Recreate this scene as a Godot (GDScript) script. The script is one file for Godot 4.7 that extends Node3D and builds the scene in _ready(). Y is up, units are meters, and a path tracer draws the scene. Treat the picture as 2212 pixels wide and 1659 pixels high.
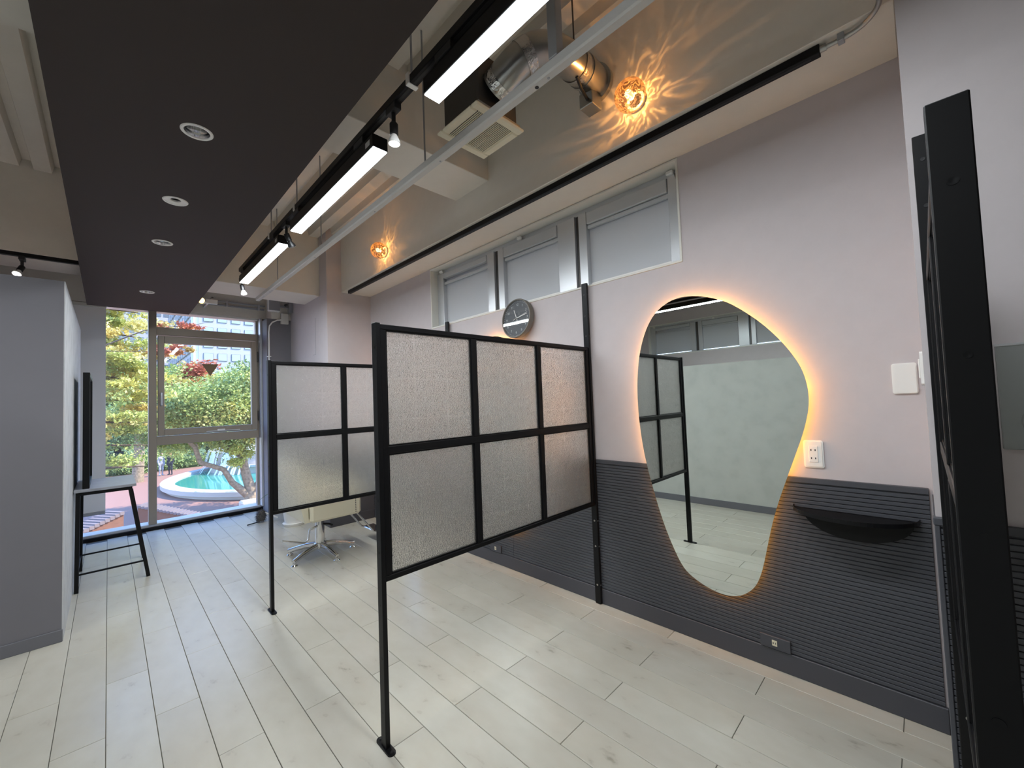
extends Node3D

# A salon room: camera, sky, sun and exposure first, then the structure, then the things, small details last.

var names := {}
var M := {}
var rng := RandomNumberGenerator.new()
const FLAT := 4294967295
const EYE := Vector3(0, 1.3, 0)

# ------------------------------------------------------------------ helpers
func numbered(called: String) -> String:
	if not names.has(called):
		names[called] = 0
		return called
	names[called] += 1
	return "%s_%03d" % [called, names[called]]

func new_st() -> SurfaceTool:
	var st := SurfaceTool.new()
	st.begin(Mesh.PRIMITIVE_TRIANGLES)
	st.set_smooth_group(FLAT)
	return st

func tri(st: SurfaceTool, a: Vector3, b: Vector3, c: Vector3, hint: Vector3) -> void:
	if (b - a).cross(c - a).dot(hint) > 0.0:
		st.add_vertex(a); st.add_vertex(c); st.add_vertex(b)
	else:
		st.add_vertex(a); st.add_vertex(b); st.add_vertex(c)

func quad(st: SurfaceTool, a: Vector3, b: Vector3, c: Vector3, d: Vector3, hint: Vector3) -> void:
	tri(st, a, b, c, hint)
	tri(st, a, c, d, hint)

func add_box(st: SurfaceTool, lo: Vector3, hi: Vector3) -> void:
	var p := []
	for i in 8:
		p.append(Vector3(hi.x if i & 1 else lo.x, hi.y if i & 2 else lo.y, hi.z if i & 4 else lo.z))
	quad(st, p[0], p[1], p[3], p[2], Vector3(0, 0, -1))
	quad(st, p[4], p[5], p[7], p[6], Vector3(0, 0, 1))
	quad(st, p[0], p[1], p[5], p[4], Vector3(0, -1, 0))
	quad(st, p[2], p[3], p[7], p[6], Vector3(0, 1, 0))
	quad(st, p[0], p[2], p[6], p[4], Vector3(-1, 0, 0))
	quad(st, p[1], p[3], p[7], p[5], Vector3(1, 0, 0))

# box with chamfered edges
func add_cbox(st: SurfaceTool, lo: Vector3, hi: Vector3, b: float) -> void:
	var c := (lo + hi) * 0.5
	var h := (hi - lo) * 0.5
	b = minf(b, minf(h.x, minf(h.y, h.z)) * 0.9)
	var corner := func(s: Vector3, ax: int) -> Vector3:
		var q := Vector3((h.x - b) * s.x, (h.y - b) * s.y, (h.z - b) * s.z)
		q[ax] = h[ax] * s[ax]
		return c + q
	for ax in 3:
		var u := (ax + 1) % 3
		var v := (ax + 2) % 3
		for s in [-1.0, 1.0]:
			var q := []
			for k in [[-1.0, -1.0], [1.0, -1.0], [1.0, 1.0], [-1.0, 1.0]]:
				var sg := Vector3.ZERO
				sg[ax] = s; sg[u] = k[0]; sg[v] = k[1]
				q.append(corner.call(sg, ax))
			var n := Vector3.ZERO
			n[ax] = s
			quad(st, q[0], q[1], q[2], q[3], n)
		for s1 in [-1.0, 1.0]:
			for s2 in [-1.0, 1.0]:
				var a := Vector3.ZERO
				a[u] = s1; a[v] = s2; a[ax] = -1.0
				var a2 := a
				a2[ax] = 1.0
				var n2 := Vector3.ZERO
				n2[u] = s1; n2[v] = s2
				quad(st, corner.call(a, u), corner.call(a2, u), corner.call(a2, v), corner.call(a, v), n2)
	for i in 8:
		var sg2 := Vector3(1.0 if i & 1 else -1.0, 1.0 if i & 2 else -1.0, 1.0 if i & 4 else -1.0)
		tri(st, corner.call(sg2, 0), corner.call(sg2, 1), corner.call(sg2, 2), sg2)

# straight bar of rectangular section between two points
func add_bar(st: SurfaceTool, a: Vector3, b: Vector3, w: float, d: float) -> void:
	var f := (b - a).normalized()
	var up := Vector3.UP if absf(f.y) < 0.95 else Vector3.RIGHT
	var r := f.cross(up).normalized() * w * 0.5
	var u := r.cross(f).normalized() * d * 0.5
	var p := [a - r - u, a + r - u, a + r + u, a - r + u]
	var q := [b - r - u, b + r - u, b + r + u, b - r + u]
	quad(st, p[0], p[1], p[2], p[3], -f)
	quad(st, q[0], q[1], q[2], q[3], f)
	var hints := [-u, r, u, -r]
	for i in 4:
		var j := (i + 1) % 4
		quad(st, p[i], p[j], q[j], q[i], hints[i])

# round tube along points; radii one per point or one for all
func add_tube(st: SurfaceTool, pts: Array, radii: Variant, sides := 12, caps := true) -> void:
	st.set_smooth_group(0)
	var rings := []
	var n := pts.size()
	var side := Vector3.ZERO
	for i in n:
		var t: Vector3
		if i == 0:
			t = (pts[1] - pts[0]).normalized()
		elif i == n - 1:
			t = (pts[n - 1] - pts[n - 2]).normalized()
		else:
			t = ((pts[i + 1] - pts[i]).normalized() + (pts[i] - pts[i - 1]).normalized()).normalized()
		if side == Vector3.ZERO:
			side = t.cross(Vector3.UP if absf(t.y) < 0.9 else Vector3.RIGHT).normalized()
		side = (side - t * side.dot(t)).normalized()
		var other := t.cross(side)
		var r: float = radii[i] if radii is Array else radii
		var ring := []
		for k in sides:
			var a := TAU * k / sides
			ring.append(pts[i] + (side * cos(a) + other * sin(a)) * r)
		rings.append(ring)
	for i in n - 1:
		var mid: Vector3 = (pts[i] + pts[i + 1]) * 0.5
		for k in sides:
			var j := (k + 1) % sides
			var h: Vector3 = (rings[i][k] + rings[i][j] + rings[i + 1][k] + rings[i + 1][j]) * 0.25 - mid
			quad(st, rings[i][k], rings[i][j], rings[i + 1][j], rings[i + 1][k], h)
	st.set_smooth_group(FLAT)
	if caps:
		for e in [0, n - 1]:
			var out: Vector3 = pts[0] - pts[1] if e == 0 else pts[n - 1] - pts[n - 2]
			for k in sides:
				tri(st, pts[e], rings[e][k], rings[e][(k + 1) % sides], out)

# surface of revolution: profile of (radius, height) along axis from origin
func add_lathe(st: SurfaceTool, o: Vector3, axis: Vector3, prof: Array, segs := 24, smooth := true) -> void:
	var ax := axis.normalized()
	var e1 := ax.cross(Vector3.UP if absf(ax.y) < 0.9 else Vector3.RIGHT).normalized()
	var e2 := ax.cross(e1)
	var group := 1
	for i in prof.size() - 1:
		var a: Vector2 = prof[i]
		var b: Vector2 = prof[i + 1]
		if i > 0:
			var was: Vector2 = prof[i] - prof[i - 1]
			if absf(was.angle_to(b - a)) > 0.7:
				group += 1
		st.set_smooth_group(group if smooth else FLAT)
		var d := (b - a)
		var n2 := Vector2(d.y, -d.x)
		for k in segs:
			var t0 := TAU * k / segs
			var t1 := TAU * (k + 1) / segs
			var d0 := e1 * cos(t0) + e2 * sin(t0)
			var d1 := e1 * cos(t1) + e2 * sin(t1)
			var hint := (d0 + d1) * 0.5 * n2.x + ax * n2.y
			var p0 := o + d0 * a.x + ax * a.y
			var p1 := o + d1 * a.x + ax * a.y
			var q0 := o + d0 * b.x + ax * b.y
			var q1 := o + d1 * b.x + ax * b.y
			if a.x < 1e-6:
				tri(st, p0, q0, q1, hint)
			elif b.x < 1e-6:
				tri(st, p0, p1, q0, hint)
			else:
				quad(st, p0, p1, q1, q0, hint)
	st.set_smooth_group(FLAT)

# a flat outline (Vector2 list) pushed along an axis; u and v are the directions of the outline's x and y
func add_prism(st: SurfaceTool, outline: PackedVector2Array, o: Vector3, u: Vector3, v: Vector3, push: Vector3, smooth_side := false) -> void:
	var idx := Geometry2D.triangulate_polygon(outline)
	var at := func(p: Vector2) -> Vector3: return o + u * p.x + v * p.y
	for i in range(0, idx.size(), 3):
		var a: Vector3 = at.call(outline[idx[i]])
		var b: Vector3 = at.call(outline[idx[i + 1]])
		var c: Vector3 = at.call(outline[idx[i + 2]])
		tri(st, a, b, c, -push)
		tri(st, a + push, b + push, c + push, push)
	var area := 0.0
	var n := outline.size()
	for i in n:
		area += outline[i].cross(outline[(i + 1) % n])
	if smooth_side:
		st.set_smooth_group(5)
	for i in n:
		var j := (i + 1) % n
		var e := outline[j] - outline[i]
		var out2 := Vector2(e.y, -e.x) * signf(area)
		quad(st, at.call(outline[i]), at.call(outline[j]), at.call(outline[j]) + push, at.call(outline[i]) + push, u * out2.x + v * out2.y)
	st.set_smooth_group(FLAT)

func obj(called: String, st: SurfaceTool, m: Material, parent: Node = null) -> MeshInstance3D:
	st.generate_normals()
	return put_mesh(called, st.commit(), m, parent)

func put_mesh(called: String, mesh: Mesh, m: Material, parent: Node = null) -> MeshInstance3D:
	var o := MeshInstance3D.new()
	o.mesh = mesh
	o.material_override = m
	if parent == null:
		o.name = numbered(called)
		add_child(o)
	else:
		o.name = called
		parent.add_child(o, true)
	return o

func struct(called: String, st: SurfaceTool, m: Material, label := "") -> MeshInstance3D:
	var o := obj(called, st, m)
	o.set_meta("kind", "structure")
	if label: o.set_meta("label", label)
	return o

func tag(o: Node, label: String, category: String, group := "") -> Node:
	o.set_meta("label", label)
	o.set_meta("category", category)
	if group: o.set_meta("group", group)
	return o

func thing(called: String, label: String, category: String, at := Vector3.ZERO, group := "") -> Node3D:
	var o := Node3D.new()
	o.name = numbered(called)
	add_child(o)
	o.position = at
	tag(o, label, category, group)
	return o

func dup(root: Node3D, at: Vector3, label := "", turn := 0.0) -> Node3D:
	var r: Node3D = root.duplicate()
	r.name = numbered(String(root.name))
	add_child(r)
	r.position = at
	r.rotation.y = turn
	if label: r.set_meta("label", label)
	return r

func boxpart(called: String, lo: Vector3, hi: Vector3, m: Material, parent: Node, b := 0.0) -> MeshInstance3D:
	var st := new_st()
	if b > 0.0: add_cbox(st, lo, hi, b)
	else: add_box(st, lo, hi)
	return obj(called, st, m, parent)

func noise_tex(seed_: int, freq: float, ramp: Array, size := 512, kind := FastNoiseLite.TYPE_SIMPLEX_SMOOTH, octaves := 4) -> NoiseTexture2D:
	var n := FastNoiseLite.new()
	n.seed = seed_
	n.noise_type = kind
	n.frequency = freq
	n.fractal_octaves = octaves
	var t := NoiseTexture2D.new()
	t.width = size
	t.height = size
	t.seamless = true
	t.noise = n
	var g := Gradient.new()
	var offs := PackedFloat32Array()
	var cols := PackedColorArray()
	for r in ramp:
		offs.append(r[0]); cols.append(r[1])
	g.offsets = offs
	g.colors = cols
	t.color_ramp = g
	return t

func grey(v: float) -> Color: return Color(v, v, v)
func rgb8(r: int, g: int, b: int) -> Color: return Color(r / 255.0, g / 255.0, b / 255.0)

func mat(called: String, c: Color, rough := 0.6, metal := 0.0, spec := 0.5) -> StandardMaterial3D:
	var m := StandardMaterial3D.new()
	m.resource_name = called
	m.albedo_color = c
	m.roughness = rough
	m.metallic = metal
	m.metallic_specular = spec
	M[called] = m
	return m

func textured(m: StandardMaterial3D, t: Texture2D, scale: Vector3) -> StandardMaterial3D:
	m.albedo_texture = t
	m.uv1_triplanar = true
	m.uv1_world_triplanar = true
	m.uv1_scale = scale
	return m

func relief(m: StandardMaterial3D, t: Texture2D, cm: float, scale: Vector3) -> StandardMaterial3D:
	m.heightmap_enabled = true
	m.heightmap_texture = t
	m.heightmap_scale = cm
	m.uv1_triplanar = true
	m.uv1_world_triplanar = true
	m.uv1_scale = scale
	return m

func glow(called: String, c: Color, energy: float) -> StandardMaterial3D:
	var m := mat(called, c, 0.5)
	m.emission_enabled = true
	m.emission = c
	m.emission_energy_multiplier = energy
	return m

func omni(at: Vector3, c: Color, energy: float, called: String, parent: Node) -> void:
	var l := OmniLight3D.new()
	l.name = called
	l.light_color = c
	l.light_energy = energy
	l.light_size = 0.01
	l.omni_range = 14.0
	l.omni_attenuation = 2.0
	l.shadow_enabled = true
	parent.add_child(l, true)
	l.position = at

# ------------------------------------------------------------------ scene
func _ready() -> void:
	rng.seed = 7
	set_view()
	make_materials()
	build_shell()
	build_floor()
	build_wainscot()
	build_ceiling()
	build_high_windows()
	build_big_window()
	build_partitions()
	build_mirrors()
	build_lights()
	build_duct()
	build_wall_things()
	build_far_end()
	build_station()
	build_chair()
	build_outside()

func set_view() -> void:
	var cam := Camera3D.new()
	cam.name = "camera"
	add_child(cam)
	cam.position = EYE
	cam.rotation = Vector3(0.0413018, -0.7816253, -0.0382801)
	cam.fov = 86.616
	cam.near = 0.05
	cam.far = 600.0
	cam.current = true
	var env := Environment.new()
	env.background_mode = Environment.BG_SKY
	var sky := Sky.new()
	var sm := ProceduralSkyMaterial.new()
	sm.sky_top_color = Color(0.36, 0.56, 0.86)
	sm.sky_horizon_color = Color(0.86, 0.93, 1.0)
	sm.sky_curve = 0.18
	sm.ground_bottom_color = Color(0.45, 0.43, 0.42)
	sm.ground_horizon_color = Color(0.7, 0.72, 0.74)
	sm.sun_angle_max = 20.0
	sm.sky_energy_multiplier = 1.0
	sky.sky_material = sm
	env.sky = sky
	env.background_energy_multiplier = 4.0
	env.tonemap_mode = Environment.TONE_MAPPER_LINEAR
	env.tonemap_exposure = 1.55
	env.sdfgi_enabled = true
	env.ssao_enabled = true
	env.ssil_enabled = true
	var we := WorldEnvironment.new()
	we.name = "environment"
	we.environment = env
	add_child(we)
	var sun := DirectionalLight3D.new()
	sun.name = "sun"
	add_child(sun)
	sun.look_at_from_position(Vector3(0.62, 0.75, 0.3) * 50.0, Vector3.ZERO, Vector3.UP)
	sun.light_color = Color(1.0, 0.95, 0.86)
	sun.light_energy = 2.3
	sun.light_angular_distance = 0.6
	sun.shadow_enabled = true

func make_materials() -> void:
	var fine := noise_tex(3, 0.05, [[0.0, grey(0.0)], [1.0, grey(1.0)]], 256)
	var paint := noise_tex(11, 0.01, [[0.0, grey(0.985)], [0.5, grey(0.993)], [1.0, grey(1.0)]], 256)
	relief(textured(mat("wall_paint", rgb8(203, 195, 196), 0.75), paint, Vector3.ONE * 1.2), fine, 0.012, Vector3.ONE * 3.0)
	relief(textured(mat("ceiling_paint", rgb8(230, 224, 213), 0.8), paint, Vector3.ONE * 1.2), fine, 0.012, Vector3.ONE * 3.0)
	mat("white_paint", rgb8(226, 224, 216), 0.5)
	textured(mat("grey_plaster", rgb8(202, 204, 199), 0.8), noise_tex(5, 0.012, [[0.0, grey(0.945)], [0.45, grey(0.98)], [1.0, grey(1.0)]], 512), Vector3.ONE * 0.7)
	textured(mat("white_plaster", rgb8(205, 206, 208), 0.7), noise_tex(6, 0.012, [[0.0, grey(0.9)], [0.5, grey(0.97)], [1.0, grey(1.0)]], 512), Vector3.ONE * 1.0)
	textured(mat("block_paint", rgb8(122, 120, 126), 0.75), paint, Vector3.ONE)
	mat("slate_paint", rgb8(74, 75, 81), 0.55)
	mat("slate_dark", rgb8(74, 74, 80), 0.5)
	mat("base_grey", rgb8(112, 112, 118), 0.6)
	textured(mat("brown_soffit", rgb8(50, 40, 36), 0.7), paint, Vector3.ONE * 0.6)
	mat("black_metal", rgb8(17, 17, 19), 0.42, 0.0, 0.35)
	mat("black_plastic", rgb8(22, 22, 24), 0.5)
	mat("chrome", rgb8(225, 226, 228), 0.08, 1.0)
	mat("steel", rgb8(176, 176, 172), 0.28, 1.0)
	relief(mat("foil", rgb8(205, 204, 200), 0.2, 1.0), noise_tex(21, 0.02, [[0.0, grey(0.0)], [1.0, grey(1.0)]], 256), 0.5, Vector3.ONE * 6.0)
	mat("bright_reflector", rgb8(240, 240, 240), 0.16, 1.0)
	mat("dark_steel", rgb8(92, 90, 88), 0.4, 0.8)
	mat("aluminium", rgb8(206, 208, 211), 0.32, 0.45)
	mat("bronze_alu", rgb8(158, 148, 136), 0.42, 0.15)
	mat("cream_plastic", rgb8(226, 217, 190), 0.4)
	mat("white_plastic", rgb8(240, 238, 234), 0.3)
	mat("mirror_silver", rgb8(230, 237, 234), 0.0, 1.0)
	mat("galvanised", rgb8(170, 172, 176), 0.45, 0.5)
	mat("box_grey", rgb8(198, 200, 202), 0.45)
	mat("blind_fabric", rgb8(208, 209, 210), 0.8)
	M["blind_fabric"].backlight_enabled = true
	M["blind_fabric"].backlight = Color(0.3, 0.32, 0.36)
	mat("roller_white", rgb8(226, 227, 228), 0.7)
	M["roller_white"].backlight_enabled = true
	M["roller_white"].backlight = Color(0.6, 0.58, 0.55)
	# clear panes
	var g := mat("pane", Color(1, 1, 1, 0.04), 0.0)
	g.transparency = BaseMaterial3D.TRANSPARENCY_ALPHA
	g.metallic_specular = 0.25
	var lens := mat("clock_glass", Color(1, 1, 1, 0.03), 0.0)
	lens.transparency = BaseMaterial3D.TRANSPARENCY_ALPHA
	# hammered obscure glass: a real pane that refracts, rough and bumpy
	var bump := noise_tex(33, 0.045, [[0.0, grey(0.0)], [1.0, grey(1.0)]], 512, FastNoiseLite.TYPE_SIMPLEX_SMOOTH, 2)
	var og := mat("obscure_glass", Color(0.98, 0.97, 0.95, 0.1), 0.2)
	og.transparency = BaseMaterial3D.TRANSPARENCY_ALPHA
	og.refraction_enabled = true
	og.refraction_scale = 0.045
	relief(og, bump, 0.2, Vector3.ONE * 6.0)
	# floor planks, four tones
	var scuff := noise_tex(41, 0.008, [[0.0, Color(0.78, 0.76, 0.73)], [0.08, Color(0.91, 0.9, 0.885)], [0.17, Color(0.965, 0.96, 0.95)], [0.5, Color(0.98, 0.978, 0.97)], [1.0, grey(1.0)]], 1024, FastNoiseLite.TYPE_SIMPLEX_SMOOTH, 5)
	var rough := noise_tex(43, 0.03, [[0.0, grey(0.86)], [1.0, grey(1.0)]], 512)
	var tones := [rgb8(197, 193, 181), rgb8(193, 189, 177), rgb8(200, 197, 186), rgb8(195, 191, 180)]
	for i in 4:
		var p := mat("plank_%d" % i, tones[i], 0.28)
		textured(p, scuff, Vector3(1.1, 1.1, 0.6))
		p.uv1_offset = Vector3(0.31 * i, 0, 0.17 * i)
		p.metallic_specular = 0.5
	mat("joint", rgb8(96, 92, 84), 0.8)
	mat("cream_leather", rgb8(226, 219, 196), 0.42)
	textured(mat("grey_wood", rgb8(168, 170, 178), 0.35), noise_tex(51, 0.02, [[0.0, grey(0.85)], [1.0, grey(1.0)]], 256), Vector3(1, 1, 5))
	mat("clock_face", rgb8(66, 70, 75), 0.5)
	mat("clock_case", rgb8(116, 110, 102), 0.4)
	mat("clock_ink", rgb8(206, 208, 208), 0.5)
	glow("led_white", Color(0.95, 0.98, 1.0), 7.0)
	glow("led_warm", Color(1.0, 0.7, 0.34), 13.5)
	glow("spot_face", Color(1.0, 0.98, 0.94), 9.0)
	glow("warm_face", Color(1.0, 0.78, 0.42), 6.0)
	glow("sconce_bulb", Color(1.0, 0.85, 0.6), 4.0)
	glow("sconce_filament", Color(1.0, 0.7, 0.38), 30000.0)

# ------------------------------------------------------------------ shell
const XW := 2.232     # right wall
const XP := 1.753     # pier by the camera
const XB := 1.889     # face of the boxed beam
const XL := -2.86     # left wall
const ZF := -6.26     # window plane
const ZK := 3.2       # wall behind the camera

func build_shell() -> void:
	var st := new_st()
	add_box(st, Vector3(XW, -0.15, -4.61), Vector3(2.5, 2.025, 0.004))
	add_box(st, Vector3(XW, 2.025, -4.61), Vector3(2.5, 3.45, -3.32))
	add_box(st, Vector3(XW, 2.025, -0.886), Vector3(2.5, 3.45, 0.004))
	add_box(st, Vector3(XW, 2.606, -3.32), Vector3(2.5, 3.45, -0.886))
	struct("wall_right", st, M.wall_paint)
	st = new_st()
	add_box(st, Vector3(XP, -0.15, 0.004), Vector3(2.5, 3.45, ZK))
	struct("wall_pier", st, M.wall_paint)
	st = new_st()
	add_box(st, Vector3(1.725, -0.15, -5.88), Vector3(2.5, 3.45, -4.61))
	struct("wall_pillar", st, M.wall_paint)
	st = new_st()
	add_box(st, Vector3(1.443, -0.15, -6.45), Vector3(2.5, 2.48, -5.88))
	struct("wall_return", st, M.block_paint)
	st = new_st()
	add_box(st, Vector3(1.5, 2.48, -6.45), Vector3(2.5, 3.45, -5.88))
	struct("wall_return_head", st, M.ceiling_paint)
	st = new_st()
	add_box(st, Vector3(XL - 0.2, 2.516, -6.45), Vector3(1.5, 3.45, -6.16))
	struct("wall_lintel", st, M.ceiling_paint)
	st = new_st()
	add_box(st, Vector3(XL - 0.2, -0.15, -6.45), Vector3(-0.36, 2.516, -6.16))
	struct("wall_window", st, M.ceiling_paint)
	st = new_st()
	add_box(st, Vector3(XL - 0.25, -0.15, -6.16), Vector3(XL, 2.025, ZK))
	add_box(st, Vector3(XL - 0.25, 2.606, -6.16), Vector3(XL, 3.45, ZK))
	add_box(st, Vector3(XL - 0.25, 2.025, -6.16), Vector3(XL, 2.606, -3.6))
	add_box(st, Vector3(XL - 0.25, 2.025, -1.16), Vector3(XL, 2.606, ZK))
	struct("wall_left", st, M.wall_paint)
	st = new_st()
	add_box(st, Vector3(XL - 0.25, -0.15, ZK), Vector3(2.5, 3.45, ZK + 0.2))
	struct("wall_back", st, M.wall_paint)
	# free-standing block with the mirror station on its side
	st = new_st()
	add_box(st, Vector3(-1.7, 0, -5.55), Vector3(-0.191, 2.125, -3.615))
	struct("wall_block", st, M.block_paint)
	st = new_st()
	add_box(st, Vector3(-0.191, 0, -5.55), Vector3(-0.186, 2.125, -3.616))
	struct("wall_block_side", st, M.white_plaster)
	st = new_st()
	add_cbox(st, Vector3(-1.7, 0, -3.615), Vector3(-0.187, 0.07, -3.607), 0.002)
	struct("baseboard_block", st, M.base_grey)
	# low plastered wall opposite the mirrors
	st = new_st()
	add_box(st, Vector3(-0.7, 0, -2.75), Vector3(-0.58, 1.64, 0.9))
	struct("wall_low", st, M.grey_plaster)
	st = new_st()
	add_cbox(st, Vector3(-0.58, 0, -2.75), Vector3(-0.573, 0.075, 0.9), 0.002)
	struct("baseboard_low", st, M.base_grey)

func build_floor() -> void:
	var st := new_st()
	add_box(st, Vector3(XL - 0.25, -0.15, -6.45), Vector3(2.5, -0.004, ZK + 0.2))
	var fl := struct("floor", st, M.joint, "pale vinyl plank floor laid lengthwise towards the window")
	var w := 0.1524
	var l := 0.9144
	var full := {}
	for n in range(-19, 15):
		var x0: float = maxf(-0.005 + w * n, XL)
		var x1: float = minf(-0.005 + w * (n + 1), XW)
		if x1 <= x0 + 0.01: continue
		if x1 < -0.62: continue
		var z: float = (-2.868 if n % 2 == 0 else -2.41) - l * 4
		while z < 1.3:
			var za := maxf(z, -6.17)
			var zb := minf(z + l, 1.4)
			z += l
			if zb <= za + 0.02: continue
			if x0 > 1.8 and za > 0.0: continue
			var size := Vector3(x1 - x0 - 0.0022, 0.006, zb - za - 0.0022)
			var key := "%.3f %.3f" % [size.x, size.z]
			if not full.has(key):
				var s := new_st()
				add_cbox(s, -size * 0.5, size * 0.5, 0.0012)
				s.generate_normals()
				full[key] = s.commit()
			var p := put_mesh("plank", full[key], M["plank_%d" % (rng.randi() % 4)], fl)
			p.position = Vector3((x0 + x1) * 0.5, -0.003, (za + zb) * 0.5)
	st = new_st()
	add_box(st, Vector3(XL, -0.004, -6.17), Vector3(-0.62, 0.0, ZK))
	add_box(st, Vector3(-0.62, -0.004, 1.4), Vector3(1.76, 0.0, ZK))
	var rest := obj("plank_rest", st, M["plank_0"], fl)
	rest.set_meta("kind", "stuff")

func build_wainscot() -> void:
	# dark boarding with narrow grooves: right wall in two panels, then the pier
	var runs := [["trim_1", XW, -2.287, -0.008, 1.0], ["trim_2", XW, -4.61, -2.289, 1.0], ["trim_3", XP, 0.012, ZK - 0.01, 1.0]]
	for r in runs:
		var x: float = r[1]
		var st := new_st()
		add_box(st, Vector3(x - 0.006, 0.09, r[2]), Vector3(x, 0.905, r[3]))
		var t := struct(r[0], st, M.slate_paint, "charcoal boarding of narrow grooved slats on the lower wall")
		st = new_st()
		add_cbox(st, Vector3(x - 0.016, 0.882, r[2]), Vector3(x - 0.001, 0.906, r[3]), 0.0015)
		obj("cap", st, M.slate_paint, t)
		var size := Vector3(0.008, 0.0147, r[3] - r[2])
		st = new_st()
		add_cbox(st, -size * 0.5, size * 0.5, 0.0012)
		st.generate_normals()
		var mesh := st.commit()
		for k in 44:
			var s := put_mesh("slat", mesh, M.slate_paint, t)
			s.position = Vector3(x - 0.009, 0.868 - 0.0177 * k, (r[2] + r[3]) * 0.5)
	var bases := [["baseboard_right", XW, -4.61, 0.0], ["baseboard_pier", XP, 0.008, ZK]]
	for b in bases:
		var st := new_st()
		add_cbox(st, Vector3(b[1] - 0.016, 0.0, b[2]), Vector3(b[1], 0.094, b[3]), 0.0025)
		struct(b[0], st, M.slate_dark)
	# corner of the pier
	var st := new_st()
	add_cbox(st, Vector3(XP - 0.017, 0.0, 0.0), Vector3(XP + 0.012, 0.886, 0.012), 0.002)
	add_cbox(st, Vector3(XP - 0.019, 0.886, -0.002), Vector3(XP + 0.014, 0.908, 0.03), 0.002)
	add_box(st, Vector3(XP + 0.012, 0.0, 0.0), Vector3(XW - 0.02, 0.886, 0.004))
	struct("trim_4", st, M.slate_paint)
	st = new_st()
	add_cbox(st, Vector3(1.709, 0.0, -4.61), Vector3(2.215, 0.1, -4.594), 0.002)
	add_cbox(st, Vector3(1.709, 0.0, -5.88), Vector3(1.725, 0.1, -4.61), 0.002)
	add_cbox(st, Vector3(1.443, 0.0, -5.88), Vector3(1.709, 0.1, -5.864), 0.002)
	struct("baseboard_pillar", st, M.slate_dark)
	st = new_st()
	add_box(st, Vector3(1.713, 0.1, -4.61), Vector3(2.215, 0.905, -4.598))
	add_box(st, Vector3(1.713, 0.1, -5.88), Vector3(1.725, 0.905, -4.61))
	struct("trim_5", st, M.slate_paint)

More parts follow.
